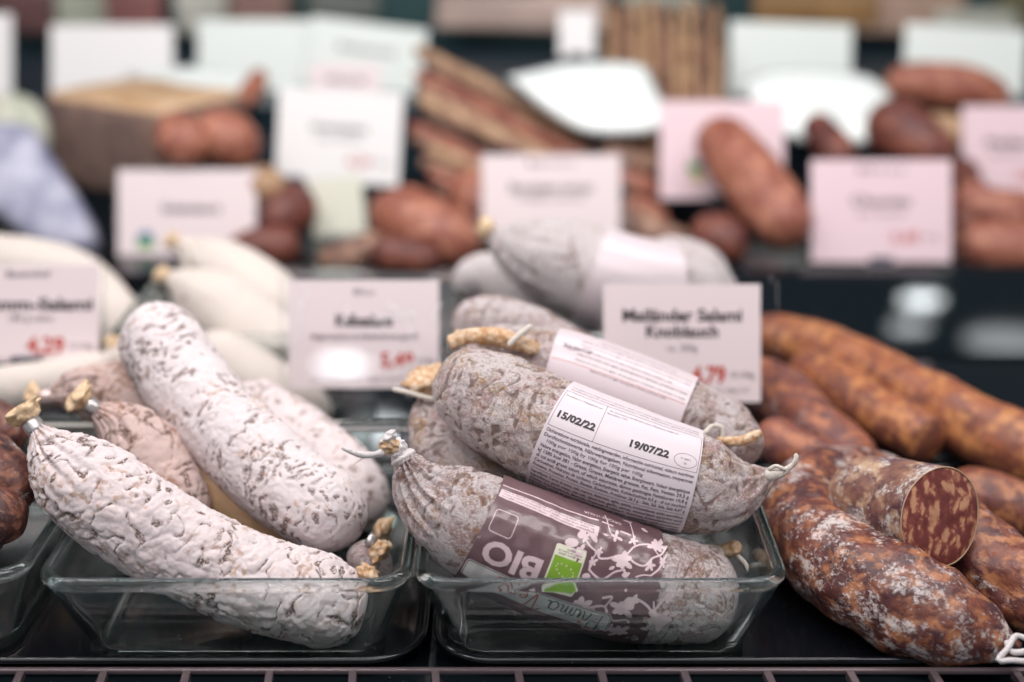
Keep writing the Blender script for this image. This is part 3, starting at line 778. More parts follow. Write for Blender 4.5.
P2 = ["Ingredienti: Carne di suino, sale marino, destrosio, aglio, spezie, antiossidante: acido ascorbico", "Ingredients: pork meat, sea salt, dextrose, garlic, spices, antioxidant: ascorbic acid",
 "Zutaten: Schweinefleisch, Meersalz, Dextrose, Knoblauch, Gewürze, Antioxidationsmittel", "Ingrédients: viande de porc, sel marin, dextrose, ail, épices, antioxydant: acide ascorbique",
 "Ingrediënten: varkensvlees, zeezout, dextrose, knoflook, specerijen, budello non edibile", "Ingredientes: carne de cerdo, sal marina, dextrosa, ajo, especias, tripa no comestible", "Senza glutine e senza lattosio. Gluten free. Glutenfrei und laktosefrei. Sans gluten"]
for i, t in enumerate(P2): line(t, -.0156 - i * .00262)
for it in S.items:
    for v in it[0]:
        dx = v.x - hc; v.y = v.y - .0032 + dx * .035
S.build('ingredient_label', hmap, None, r, M['paper'], (hx0, hx1, -.047, .040), grid=(50, 70), h0=-.0012, h1=.0004)
tube('twine', [(764, 476, .737, 7), (780, 473, .735, 5), (788, 468, .734, 3), (795, 462, .733, 2.6), (796, 453, .733, 2.2)], M['twine'], r, nr=14, amp=.0002)
tube('twine', [(768, 470, .735, 2), (776, 466, .733, 2), (786, 470, .732, 2)], M['twine'], r)

# salami behind it with a shiny blank-looking label
IP = [(462, 350, .83, 26), (505, 362, .822, 38), (560, 375, .818, 43), (625, 398, .812, 44), (690, 422, .806, 41), (735, 440, .80, 34), (762, 450, .80, 22)]
r, pI = salami('labelled_salami', IP, M['net'], 'salami with a glossy pinkish label, directly behind the dated one', ref=REFCAM, e0='round', e1='round', neck=.006, seed=41,
   nl=200, nr=130, amp=.0003, wrink=.0004, lump=.0018)
ix0 = pI.pix2flat(550, 372)[0]; ix1 = pI.pix2flat(684, 418)[0]; LI = ix1 - ix0
S = Sheet()
for i in range(7):
    S.text('Salame di suino con aglio, senza glutine e lattosio, prodotto in Italia', (ix0 + ix1) / 2 + .006, .028 - i * .0034, .0017, 'ink_soft', fit=LI * (.8 if i % 3 else .55))
S.text('Salame', ix0 + LI * .16, .0180, .0048, 'ink_soft', fit=LI * .2, shear=.3)
S.stroke([(ix0 + .004, .0205), (ix0 + .01, .0155), (ix0 + .018, .0195), (ix0 + .024, .0170)], .0003, 'ink_soft')
S.stroke([(ix0 + .001, .0085), (ix1 - .001, .0085)], .0003, 'ink_red', smooth=False)
S.build('blank_label', lambda x, y, h: pI.surf(x, y / .0255, h + .0016), None, r, M['paper_w'], (ix0, ix1, -.042, .037), grid=(30, 50), h0=-.0012, h1=.0004)
r.children[-1].name = 'product_label'
tube('twine', [(674, 424, .772, 2.4), (690, 431, .768, 2.6), (704, 433, .766, 2.6), (712, 426, .768, 2.4), (722, 428, .768, 2.4), (722, 440, .768, 2.2)], M['twine'], r)
tube('casing_tail', [(716, 440, .768, 4), (738, 441, .768, 5), (752, 437, .77, 5), (762, 432, .772, 4)], M['casing_o'], r, nr=14, amp=.0003)
tube('casing_tail', [(448, 344, .80, 7), (470, 336, .797, 8), (500, 337, .795, 9), (540, 350, .795, 8)], M['casing_o'], r, nr=18, amp=.0012)
tube('twine', [(508, 346, .785, 3), (518, 336, .785, 3.2), (532, 325, .787, 2.8)], M['twine'], r)

r, pJ = salami('tied_salami', [(428, 398, .815, 9), (432, 418, .81, 28), (448, 448, .80, 36), (480, 485, .79, 36), (520, 515, .785, 28)], M['net_grey'],
   'tied grey mottled salami standing behind the knotted wrapper salami, left in the centre dish', e0='neck', neck=.005, seed=51, nl=130, nr=90, amp=.0004, wrink=.0004, lump=.002, pleat=.0014)
tuft('casing_end', W(430, 394, .815), Vector((-.1, 0, 1)), .0085, .015, M['casing_o'], r, 15, 1.7)
tube('twine', [(392, 389, .80, 2.2), (410, 393, .80, 2.6), (428, 398, .80, 3), (444, 400, .80, 3.4), (452, 408, .80, 2)], M['twine'], r)
lone('netted_salami', [(452, 330, .90, 24), (490, 324, .90, 28), (530, 334, .90, 28), (600, 372, .90, 26)], M['net'], 'pink mottled salami behind the orange tied casing, under the pale wrapped one', nl=90, nr=60, wrink=.0004, seed=6)

# pale wrapped salami in the row behind
LP = [(490, 228, 1.02, 8), (510, 244, 1.02, 36), (560, 264, 1.02, 46), (620, 284, 1.02, 47), (690, 290, 1.03, 38), (735, 296, 1.04, 24)]
r, pL = salami('pale_salami', LP, M['net_pale'], 'big pale blurred salami with a white band, rear centre beside the garlic salami card', ref=REFCAM, e0='neck', e1='round', seed=61, nl=150, nr=100, wrink=.0004, lump=.0025, lumpf=30, pleat=.0015)
tuft('casing_end', W(492, 230, 1.02), Vector((-.8, -.2, .4)), .0055, .010, M['casing'], r, 5, 1.3)
lx0 = pL.pix2flat(590, 275)[0]; lx1 = pL.pix2flat(672, 290)[0]
S = Sheet(); S.build('paper_band', lambda x, y, h: pL.surf(x, y / .034, h + .0022), None, r, M['paper_w'], (lx0, lx1, -.06, .06), grid=(20, 50), h0=-.002)
lone('pale_salami', [(470, 300, 1.08, 20), (478, 282, 1.08, 28), (510, 290, 1.08, 34), (560, 320, 1.07, 34)], M['net_pale'], 'pale salami peeking out at the left below the big banded one', nl=80, nr=50, seed=7)
lone('pale_salami', [(640, 262, 1.16, 30), (690, 270, 1.15, 30), (728, 282, 1.14, 20)], M['net_pale'], 'pale salami end behind the banded one, above the garlic salami card', nl=60, nr=40, seed=9)

# cream sausages, left rear row
CR = dict(group=None, nl=70, nr=44, lump=.0012)
def cream(pts, lab, tip=None, seed=0):
    r, p = salami('cream_sausage', pts, M['cream'], lab, cat='sausage', seed=seed, e0='neck' if tip else 'round', neck=.006, nl=80, nr=50, lump=.0015, pleat=.002 if tip else 0)
    if tip: tuft('casing_end', p.at(0)[0], (p.at(0)[0] - p.at(.01)[0]), .006, .010, M['casing'], r, seed, 1.2)
    return r
cream([(178, 244, 1.14, 10), (200, 258, 1.14, 27), (245, 285, 1.12, 35), (300, 330, 1.10, 34)], 'creamy white sausage, topmost of the pile behind the left salamis', True, 2)
cream([(168, 278, 1.07, 10), (192, 292, 1.07, 32), (240, 325, 1.06, 40), (300, 375, 1.05, 38)], 'creamy white sausage, middle of the pile behind the left salamis', True, 3)
cream([(190, 345, 1.02, 28), (230, 368, 1.02, 34), (285, 398, 1.01, 30), (330, 418, 1.01, 20)], 'creamy pinkish sausage, lowest of the pile behind the left salamis', None, 4)
cream([(-60, 268, 1.16, 36), (10, 272, 1.15, 38), (70, 285, 1.13, 36), (112, 318, 1.10, 30), (128, 350, 1.08, 18)], 'long white sausage curving behind the 4,29 price card', None, 5)
cream([(114, 350, .99, 8), (112, 365, .985, 18), (80, 378, .98, 24), (20, 388, .97, 24), (-40, 392, .97, 22)], 'white sausage lying just below the 4,29 price card', True, 6)

# ------------------------------------------------------------------ right: ring sausage, cut piece, sticks
r, pS = salami('ring_sausage', [(905, 492, .835, 30), (862, 480, .855, 34), (822, 486, .84, 38), (802, 512, .81, 42), (820, 548, .772, 46), (868, 583, .738, 51), (925, 612, .717, 52), (978, 634, .706, 42), (1018, 652, .700, 12)],
   M['chorizo'], 'curved dark red ring sausage with white dusty mould, front right on the tray', cat='sausage', e0='round', e1='neck', neck=.005, seed=71, nl=300, nr=150, amp=.0003, lump=.0022, lumpf=60)
for pts in ([(1030, 640, .690, 3), (1016, 636, .690, 3), (1008, 648, .686, 3), (998, 661, .684, 2.8), (1012, 660, .683, 2.8), (1035, 663, .685, 2.8)],
            [(1006, 640, .690, 2.6), (1012, 652, .686, 3), (1030, 650, .688, 2.8)]):
    tube('twine', pts, M['twine_w'], r, nr=12, amp=.0002)
# cut piece
P0, P1_ = (858, 497, .795, 43), (940, 518, .735, 50)
p = Path([P0, (880, 503, .775, 47), (908, 510, .757, 49), P1_], e0='round', e1='cut', cap=.35)
c, rr = p.at(p.L / 2); root = empty('cut_sausage', (c.x, c.y, c.z - rr), 'thick salami piece with its marbled cut face, lying on the ring sausage', 'sausage')
M['skin'] = cured('translucent_skin', meat=(.30, .15, .10), fat=(.54, .36, .23), dark=(.10, .04, .05), mould=.75, rough=.33, fsc=70, mouldcol=(.64, .62, .60))
body('casing', p, M['skin'], root, nl=120, nr=140, lump=.0012, amp=.0002, seed=77)
cc, cr, cT, cN, cU = p.frame(p.L)
vv = []; ff = []; nr_ = 140; rings = 14
ff_n = (cT + Vector((.25, -.35, .0))).normalized()
for i in range(rings + 1):
    k = i / rings
    for j in range(nr_):
        th = 2 * pi * j / nr_; st = Vector((p.L, cr * cos(th), cr * sin(th))) + Vector((77 * 3.17, 77 * 1.3, 77 * .7))
        rim = cr + .0012 * noise.noise(st * 38) - .0007
        q = cc + (cN * cos(th) + cU * sin(th)) * rim * (1 - k) + cT * (.0012 * (1 - (1 - k) ** 6) + .0006 * noise.noise(Vector((cos(th) * (1 - k) * 3, sin(th) * (1 - k) * 3, 3))) * min(1, k * 3) + .0002)
        vv.append(q)
for i in range(rings):
    for j in range(nr_): a = i * nr_ + j; b = i * nr_ + (j + 1) % nr_; ff.append((a, b, b + nr_, a + nr_))
link('cut_face', mesh_from('cut_face', vv, ff), M['cut'], root)
def torus_edge():
    pts = []
    vs = []; fs = []
    for j in range(nr_):
        th = 2 * pi * j / nr_; st = Vector((p.L, cr * cos(th), cr * sin(th))) + Vector((77 * 3.17, 77 * 1.3, 77 * .7))
        rim = cr + .0012 * noise.noise(st * 38) - .0001
        dirv = (cN * cos(th) + cU * sin(th))
        for i in range(6):
            a = 2 * pi * i / 6; vs.append(cc + dirv * (rim + .0004 * cos(a)) + cT * (.0004 * sin(a) + .0003))
    for j in range(nr_):
        for i in range(6): fs.append((j * 6 + i, j * 6 + (i + 1) % 6, ((j + 1) % nr_) * 6 + (i + 1) % 6, ((j + 1) % nr_) * 6 + i))
    link('casing_edge', mesh_from('casing_edge', vs, fs), pm('edge_skin', (.50, .33, .22), .4), root)
torus_edge()
lone('cured_sausage', [(925, 505, .815, 40), (965, 545, .78, 43), (1010, 582, .755, 44), (1080, 625, .735, 42)], M['chorizo_clean'], 'glossy dark cured sausage right of the marbled cut face', nl=150, nr=80, lump=.0022, lumpf=60, seed=81)
lone('cured_sausage', [(950, 488, .88, 26), (985, 497, .86, 30), (1030, 515, .85, 30), (1080, 530, .84, 28)], M['chorizo_clean'], 'dark cured sausage at the right edge, behind the cut piece', nl=90, nr=50, lump=.002, seed=82)
lone('long_sausage', [(735, 338, 1.10, 24), (790, 342, 1.075, 27), (850, 362, 1.03, 28), (915, 395, .975, 31), (975, 428, .93, 34), (1060, 468, .885, 35)], M['orange'], 'longest orange brown sausage, running down to the right edge', nl=140, nr=60, lump=.0022, lumpf=45, seed=83)
lone('long_sausage', [(800, 366, 1.02, 20), (835, 385, .985, 25), (880, 414, .94, 26), (934, 444, .90, 25)], M['orange'], 'shorter orange brown sausage with its round end towards the viewer', nl=100, nr=60, lump=.0015, cap=.45, seed=84)
lone('long_sausage', [(748, 372, 1.02, 24), (785, 400, .97, 30), (820, 432, .925, 30), (868, 470, .885, 26)], M['orange_dark'], 'dark brown sausage beside the right end of the garlic salami card', nl=100, nr=50, lump=.002, seed=85)
lone('long_sausage', [(760, 430, .90, 22), (800, 455, .88, 24), (850, 475, .865, 20)], M['orange_dark'], 'small dark sausage half hidden behind the ring sausage', nl=80, nr=40, lump=.002, seed=86)

# ------------------------------------------------------------------ price cards in acrylic stands
def price_card(cx, cy, wpx, hpx, t, label, mat, draw=None, sup=0.0, plate=None, roll=0, yaw=0, tilt=20, name='price_card', cat='price card', base=True, bx=0):
    c = W(cx, cy, t); k = depth(c) / F; w = wpx * k; h = hpx * k
    a = radians(tilt); y = radians(yaw)
    X = Vector((cos(y), sin(y), 0)); Nn = Vector((sin(y) * cos(a), -cos(y) * cos(a), sin(a))); Yv = Nn.cross(X) 
    rr_ = radians(roll); X, Yv = X * cos(rr_) + Yv * sin(rr_), Yv * cos(rr_) - X * sin(rr_)
    root = empty(name, (c.x, c.y, sup), label, cat)
    fm = lambda x, y_, hh: c + X * x + Yv * y_ + Nn * hh
    S = Sheet()
    if draw: draw(S, w, h)
    S.build('card_sheet', fm, None, root, M[mat], (-w / 2, w / 2, -h / 2, h / 2), h0=0, h1=.0004, step=None, grid=(1, 1))
    if plate:
        x0, x1, y0, y1 = [v * k for v in plate]
        bm = bmesh.new(); bmesh.ops.create_cube(bm, size=1)
        for v in bm.verts: v.co = Vector(((x0 + x1) / 2 + v.co.x * (x1 - x0), (y0 + y1) / 2 + v.co.y * (y1 - y0), -.0014 + v.co.z * .002))
        vert = [e for e in bm.edges if abs(e.verts[0].co.z - e.verts[1].co.z) > .001]
        bmesh.ops.bevel(bm, geom=vert, offset=.004, segments=4, affect='EDGES')
        bmesh.ops.bevel(bm, geom=[e for e in bm.edges if abs(e.verts[0].co.z - e.verts[1].co.z) < .0001 and len(e.link_faces) == 2 and e.calc_face_angle(0) > 1], offset=.0004, segments=2, affect='EDGES')
        for v in bm.verts: v.co = fm(*v.co)
        me = bpy.data.meshes.new('acrylic_plate'); bm.to_mesh(me); bm.free(); link('acrylic_plate', me, M['acrylic'], root, False)
    if base:
        b = fm(bx, -h / 2, 0); zz = sup + .0006
        # clip holding the card and a foot standing on the shelf
        hh = max(.006, b.z - zz)
        bk = b + Vector((0, .004, 0))
        box('stand_clip', (b.x - .011, b.y - .004, b.z - .002), (b.x + .011, b.y + .007, b.z + .005), M['grey_clip'], root, bev=.001)
        if hh > .008: box('stand_stem', (b.x - .003, b.y - .001, zz + .001), (b.x + .003, b.y + .005, b.z - .001), M['grey_clip'], root, bev=.0008)
        box('stand_foot', (b.x - .014, b.y - .012, zz), (b.x + .014, b.y + .016, zz + .002), M['grey_clip'], root, bev=.0006)
    return root, fm, k
def D_mail(S, w, h):
    S.text('Mailänder Salami', 0, h * .235, .0112, 'ink', bold=.03, fit=w * .76); S.text('Knoblauch', 0, h * .10, .0112, 'ink', bold=.03, fit=w * .46)
    S.text('ca. 200g', 0, -h * .04, .0066, 'ink_soft', fit=w * .19)
    S.text('4,79', w * .17, -h * .27, .0150, 'ink_red', bold=.035, fit=w * .22); S.text('€/100g', w * .385, -h * .27, .0058, 'ink_soft', fit=w * .15)
    S.text('Grundpreis 100g 4,79', w * .25, -h * .40, .004, 'ink_soft', fit=w * .35)
price_card(682, 343, 157, 118, .915, 'rose price card reading Mailänder Salami Knoblauch 4,79 behind the centre dish', 'card', D_mail, 0.0, plate=(-82, 96, -64, 68))
def D_lamm(S, w, h):
    S.text('Bauernhof', w * .0, h * .41, .0062, 'ink_soft', bold=.02, fit=w * .31)
    S.text('Lamm-Salami', w * .055, h * .10, .0115, 'ink', bold=.035, fit=w * .80); S.text('180 g netto', w * .02, -h * .04, .0062, 'ink_soft', bold=.01, fit=w * .31)
    S.text('4,29', w * .125, -h * .32, .0155, 'ink_red', bold=.035, fit=w * .27); S.text('€/100g', w * .38, -h * .33, .0062, 'ink_soft', fit=w * .17)
    S.text('Grundpreis je 100g 4,29 Euro', 0, -h * .465, .004, 'ink_soft', fit=w * .7)
price_card(28, 314, 142, 98, .99, 'rose price card reading Lamm-Salami 4,29, cut off by the left edge', 'card', D_lamm, 0.0, plate=(-76, 76, -54, 54))
def D_kalb(S, w, h):
    S.text('Bio', 0, h * .39, .0062, 'ink_soft', fit=w * .14)
    S.text('Kalbsalami', 0, h * .125, .0110, 'ink', bold=.035, fit=w * .38); S.text('luftgetrocknet mit Edelschimmel gereift', 0, -h * .02, .0062, 'ink_soft', bold=.012, fit=w * .72)
    S.text('5,49', w * .22, -h * .24, .0135, 'ink_red', bold=.03, fit=w * .22); S.text('€/100g', w * .41, -h * .25, .0055, 'ink_soft', fit=w * .12)
    S.text('Grundpreis je 100g 5,49 Euro', 0, -h * .42, .004, 'ink_soft', fit=w * .7)
root, fm, kk = price_card(364, 334, 150, 108, .955, 'rose price card in a scratched acrylic stand with a bright lamp reflection', 'card_laminated', D_kalb, 0.0, plate=(-84, 92, -66, 64), tilt=20.3, bx=.040)
# scratches on the plastic, their glints painted as white strokes
S2 = Sheet()
def scuff_glint(px, py, dx, dy, n, sd):
    rnd = random.Random(sd)
    for i in range(n):
        x = (px - 364 + dx * (i + rnd.random() * .7) / n) * kk; y = -(py - 334 + dy * (i + rnd.random() * .4) / n) * kk
        ln = (.4 + rnd.random() * 1.8) * kk; a = rnd.random() * 1.2 + .4
        S2.stroke([(x, y), (x + ln * cos(a), y + ln * sin(a) * 1.6)], kk * (.9 + rnd.random() * 1.3), 'wrap_glare_white', 1, smooth=False)
scuff_glint(296, 342, 6, -44, 22, 1); scuff_glint(345, 330, 2, -22, 8, 2); scuff_glint(372, 322, 44, -8, 22, 3); scuff_glint(385, 305, 30, 14, 20, 4); scuff_glint(404, 318, 16, 40, 16, 5)
scuff_glint(432, 320, 10, -18, 12, 6); scuff_glint(392, 375, 26, -14, 18, 7); scuff_glint(303, 282, 5, 18, 7, 8); scuff_glint(395, 385, 16, 12, 10, 9)
vs = []; fs = []
for v2, f2, m2, l2 in S2.items:
    o = len(vs); vs += [fm(v.x, v.y, .0009) for v in v2]; vs += [fm(v.x, v.y, .00085) for v in v2]; n2 = len(v2)
    for f in f2: fs.append(tuple(o + i for i in f))
link('scuff_glints', mesh_from('scuff_glints', vs[:], fs), pm('white_scuff_glint', (.92, .92, .92), .3), root, False)['kind'] = 'stuff'

def D_logo(txt, lx=-.30, ly=-.22, price=None, size=.012):
    def f(S, w, h):
        if txt: S.text(txt, w * .03, h * .10, size, 'ink_soft', bold=.03, fit=w * .42)
        S.ell(w * lx, h * ly, w * .06, w * .06, 'ink_blue', n=16); S.poly([(w * (lx - .06), h * (ly - .10)), (w * (lx + .06), h * (ly - .10)), (w * (lx + .07), h * (ly - .02)), (w * (lx - .06), h * (ly - .0))], 'ink_green', 2)
    return f
def D_gen(title, sub, price=None, fit=.5, head=None):
    def f(S, w, h):
        S.text(title, 0, h * .10, .013, 'ink', bold=.02, fit=w * fit)
        if sub: S.text(sub, 0, -h * .02, .0085, 'ink_soft', fit=w * fit * .8)
        if head: S.text(head, 0, h * .40, .007, 'ink_soft', fit=w * .34)
        if price: S.text(price, w * .17, -h * .26, .014, 'ink_red', bold=.02, fit=w * .2); S.text('€/100g', w * .36, -h * .26, .006, 'ink_soft', fit=w * .12)
    return f
price_card(187, 218, 138, 96, 1.36, 'rose card with a small green and blue logo above the creamy sausages', 'card', D_logo('Edelsalami'), .012, plate=(-72, 76, -54, 52))
price_card(551, 196, 138, 82, 1.37, 'rose price card behind the big pale banded salami', 'card', D_gen('Bergsalami würzig', 'luftgetrocknet', None, .6, 'Bio'), .012, plate=(-74, 80, -44, 46))
price_card(881, 211, 140, 102, 1.33, 'pink price card standing alone on the second shelf level at right', 'card_pink', D_gen('Chorizo', 'am Stück', '3,49', .43, 'Bio'), .012, plate=(-72, 88, -58, 54))
price_card(1008, 152, 92, 92, 1.50, 'pink card cut off by the right edge above brick red sausages', 'card_pink', D_gen('Pfeffer', 'Salami', '3,99', .5), .012)
price_card(722, 150, 124, 98, 1.44, 'pale pink card with tiny yellow green logo behind an upright red sausage', 'card_pink', lambda S, w, h: (S.text('Bio', w * .1, h * .3, .012, 'ink_soft', fit=w * .1), S.ell(-w * .23, -h * .18, w * .05, w * .05, 'ink_green', n=16), S.ell(-w * .20, -h * .28, w * .05, w * .035, 'ink_yellow', n=16, layer=2), S.ell(-w * .17, -h * .17, w * .03, w * .04, 'ink_blue', n=16, layer=2)), .012)
price_card(339, 137, 124, 92, 1.46, 'tilted white card above the cream tag, left of centre', 'card_white', D_gen('Hirschsalami', 'mit Nuss', '4,59', .45), .012, roll=-3, bx=-.045)
price_card(338, 216, 54, 78, 1.42, 'cream rounded tag hanging below the tilted white card', 'card_cream', None, .012, roll=6, name='shelf_tag', cat='tag', base=True)
price_card(112, 62, 122, 74, 1.66, 'lavender white card standing behind the tan ham block', 'card_white', None, .10)
price_card(256, 62, 116, 84, 1.70, 'greenish white card between the ham block card and the mint one', 'card_mint', None, .10)
price_card(366, 56, 116, 66, 1.69, 'mint white card slightly tilted, top left of centre', 'card_mint', D_gen('Rohwurst', '', None, .5), .10, roll=-7)
price_card(-38, 62, 100, 96, 1.66, 'white card only just showing at the top left edge', 'card_white', None, .10)
price_card(790, 62, 122, 78, 1.68, 'mint white card behind the white plastic pack, upper right', 'card_mint', None, .10, roll=-2)
price_card(964, 66, 122, 78, 1.67, 'white card at the upper right corner behind dark sausages', 'card_mint', None, .10, roll=-4)
price_card(577, 34, 36, 46, 1.62, 'small white tag above the big white plastic pack', 'card_white', None, .10, name='shelf_tag', cat='tag')
price_card(345, 84, 70, 40, 1.60, 'narrow grey card tucked between two white cards', 'card', D_gen('Wurst', '', None, .6), .10)

# ------------------------------------------------------------------ background goods
def block(name, cpx, cpy, t, size, rz, mats, label, cat, bev=.012, ry=0, rx=0, lumpy=.004):
    c = W(cpx, cpy, t); bm = bmesh.new(); bmesh.ops.create_cube(bm, size=1)
    for v in bm.verts: v.co = Vector((v.co.x * size[0], v.co.y * size[1], v.co.z * size[2]))
    bmesh.ops.bevel(bm, geom=bm.edges[:], offset=bev, segments=3, affect='EDGES', profile=.5)
    bmesh.ops.subdivide_edges(bm, edges=bm.edges[:], cuts=3, use_grid_fill=True)
    for v in bm.verts: v.co += v.normal * lumpy * noise.noise(v.co * 18 + Vector((cpx, 0, 0)))
    top = [f for f in bm.faces if f.normal.z > .5]
    me = bpy.data.meshes.new(name)
    for f in bm.faces: f.material_index = 1 if (len(mats) > 1 and f.normal.z > .45) else 0
    bm.transform(Matrix.Translation(c) @ Matrix.Rotation(rz, 4, 'Z') @ Matrix.Rotation(ry, 4, 'Y') @ Matrix.Rotation(rx, 4, 'X'))
    bm.to_mesh(me); bm.free(); o = link(name, me, mats); o.location = (0, 0, 0)
    return tag(o, label, cat)
M['rind'] = plain('dark_ham_rind', (.16, .10, .09), (.26, .17, .13), 40, .6, .3)
M['hamtop'] = plain('tan_ham_crust', (.44, .26, .13), (.60, .42, .27), 18, .6, .3)
block('ham_block', 148, 138, 1.47, (.17, .125, .10), radians(-34), [M['rind'], M['hamtop']], 'tan cured ham block with dark rind side, rear left', 'ham', bev=.014)
def pack(cpx, cpy, t, outline, thick, mat, label, cat='package', tilt=25, name='vacuum_pack'):
    c = W(cpx, cpy, t); k = depth(c) / F; a = radians(tilt)
    X = Vector((1, 0, 0)); Nn = Vector((0, -cos(a), sin(a))); Y = Nn.cross(X); verts = []; faces = []; n = len(outline)
    O = catmull([list(o) for o in outline] + [list(outline[0])], 4)[:-1]; n = len(O); R = 8
    for side in (1, -1):
        for i in range(R + 1):
            q = i / R
            for (x, y) in O:
                hx, hy = x - cpx, -(y - cpy); u, v = hx * (1 - q), hy * (1 - q)
                hgt = thick * (sqrt(max(0, 1 - (1 - q) ** 3)) * .5) * (1 + .35 * noise.noise(Vector((u * .06, v * .06, side))))
                verts.append(c + (X * u + Y * v) * k + Nn * side * hgt)
    for s_ in range(2):
        for i in range(R):
            for j in range(n):
                o = s_ * (R + 1) * n; p_ = o + i * n + j; q_ = o + i * n + (j + 1) % n
                faces.append((p_, q_, q_ + n, p_ + n) if s_ == 0 else (p_, p_ + n, q_ + n, q_))
    me = mesh_from(name, verts, faces); bm = bmesh.new(); bm.from_mesh(me); bmesh.ops.remove_doubles(bm, verts=bm.verts, dist=1e-5); bmesh.ops.recalc_face_normals(bm, faces=bm.faces); bm.to_mesh(me); bm.free()
    return tag(link(name, me, mat), label, cat)
pack(590, 95, 1.50, [(505, 72), (540, 62), (570, 55), (640, 55), (655, 80), (668, 125), (650, 142), (590, 143), (550, 118)], .014, M['wrap_glare_white'], 'large plastic pack above centre, its glare painted white, lying on brown sticks', tilt=48)  # outline and white colour follow the glare on the plastic
pack(815, 105, 1.54, [(742, 78), (780, 62), (860, 66), (892, 88), (890, 125), (865, 152), (810, 152), (765, 130)], .014, M['wrap_glare_white'], 'plastic pack upper right with glare painted white, beside a dark red sausage', tilt=45)  # white shape stands in for the blown-out reflection on this pack
pack(215, 92, 1.60, [(120, 62), (170, 54), (230, 62), (262, 84), (240, 108), (200, 100), (150, 84)], .02, M['wrap_glare_white'], 'shiny white plastic sheet lying over the tan ham block', tilt=60)
pack(18, 170, 1.42, [(-40, 120), (20, 118), (48, 150), (110, 250), (60, 262), (0, 220), (-50, 200)], .03, M['vac_blue'], 'crumpled bluish printed wrap at the left edge below the ham', tilt=40)
pack(10, 120, 1.58, [(-30, 96), (20, 92), (48, 120), (50, 165), (0, 170), (-40, 160)], .03, plain('greenish_wrap', (.45, .50, .38), (.62, .60, .52), 30, .4, .3), 'pale greenish pack at the left edge above the bluish wrap', tilt=40)
K = [
 ([(158, 128, 1.38, 20), (182, 140, 1.37, 26), (206, 152, 1.36, 22)], 'brick', 'short red sausage end right of the ham block'),
 ([(198, 128, 1.40, 22), (226, 138, 1.39, 28), (258, 156, 1.39, 24)], 'brick', 'red sausage between the ham block and the tilted white card'),
 ([(235, 190, 1.38, 16), (262, 188, 1.38, 22), (285, 196, 1.38, 18)], 'tan_stick', 'pale orange sausage end right of the logo card'),
 ([(262, 225, 1.36, 22), (285, 215, 1.38, 26), (310, 195, 1.40, 24)], 'brick_dark', 'dark brown sausage left of the cream tag'),
 ([(372, 205, 1.38, 20), (400, 218, 1.37, 34), (440, 236, 1.35, 34), (478, 250, 1.34, 24)], 'brick', 'fat brick red sausage right of the cream tag'),
 ([(370, 250, 1.30, 16), (400, 256, 1.30, 18), (440, 262, 1.30, 16)], 'brick_dark', 'dark sausage lying in front of the fat brick red one'),
 ([(455, 180, 1.46, 22), (475, 200, 1.44, 26), (490, 228, 1.42, 20)], 'brick', 'red sausage end touching the left side of the centre rear card'),
 ([(712, 128, 1.42, 26), (738, 162, 1.38, 31), (772, 205, 1.34, 32), (800, 240, 1.31, 24)], 'brick', 'upright brick red sausage left of the lone pink card'),
 ([(875, 112, 1.46, 24), (897, 128, 1.44, 30), (925, 150, 1.42, 28), (950, 170, 1.42, 20)], 'brick_dark', 'dark red sausage end rising behind the lone pink card'),
 ([(885, 82, 1.56, 16), (925, 84, 1.56, 22), (975, 92, 1.56, 22), (1010, 104, 1.56, 14)], 'brick', 'long reddish sausage below the upper right corner card'),
 ([(905, 128, 1.52, 14), (945, 132, 1.52, 19), (985, 140, 1.52, 16)], 'tan_stick', 'tan sausage under the long reddish one at upper right'),
 ([(955, 190, 1.44, 20), (985, 212, 1.42, 26), (1040, 220, 1.42, 26)], 'brick', 'brick red sausage directly under the right edge card'),
 ([(950, 235, 1.36, 20), (985, 247, 1.35, 26), (1050, 250, 1.34, 26)], 'brick', 'brick red sausage lowest at the right edge, on the second shelf level'),
 ([(958, 165, 1.50, 20), (962, 195, 1.46, 22), (968, 235, 1.40, 18)], 'brick_dark', 'dark sausage squeezed between the two right pink cards'),
 ([(700, 222, 1.36, 20), (720, 238, 1.34, 26), (742, 252, 1.32, 18)], 'brick_dark', 'small dark sausage in the shade left of the upright red one'),
 ([(235, 108, 1.54, 9), (252, 92, 1.56, 11), (262, 72, 1.58, 8)], 'brick', 'thin reddish stick in front of the greenish white card'),
]
for i, (pts, mt, lab) in enumerate(K): lone('cured_sausage', pts, M[mt], lab, nl=50, nr=26, lump=.003, lumpf=25, seed=100 + i)
for i, (pts, mt, lab) in enumerate([
 ([(225, 255, 1.34, 16), (262, 246, 1.34, 20), (300, 250, 1.34, 18)], 'brick_dark', 'dark red sausage low between the logo card and the cream tag'),
 ([(318, 262, 1.33, 14), (350, 258, 1.33, 17), (385, 240, 1.34, 14)], 'brown_stick', 'brown sausage below the cream tag'),
 ([(430, 150, 1.50, 16), (455, 165, 1.48, 18), (478, 160, 1.48, 14)], 'brick_dark', 'dark sausage left above the centre rear card'),
 ([(600, 215, 1.42, 14), (640, 228, 1.40, 18), (690, 245, 1.38, 14)], 'brown_stick', 'brown sausage right behind the banded pale salami'),
 ([(810, 118, 1.50, 14), (835, 150, 1.47, 18), (850, 170, 1.46, 14)], 'brick_dark', 'dark sausage between the white pack and the lone pink card')]):
    lone('cured_sausage', pts, M[mt], lab, nl=50, nr=26, lump=.003, lumpf=25, seed=140 + i)
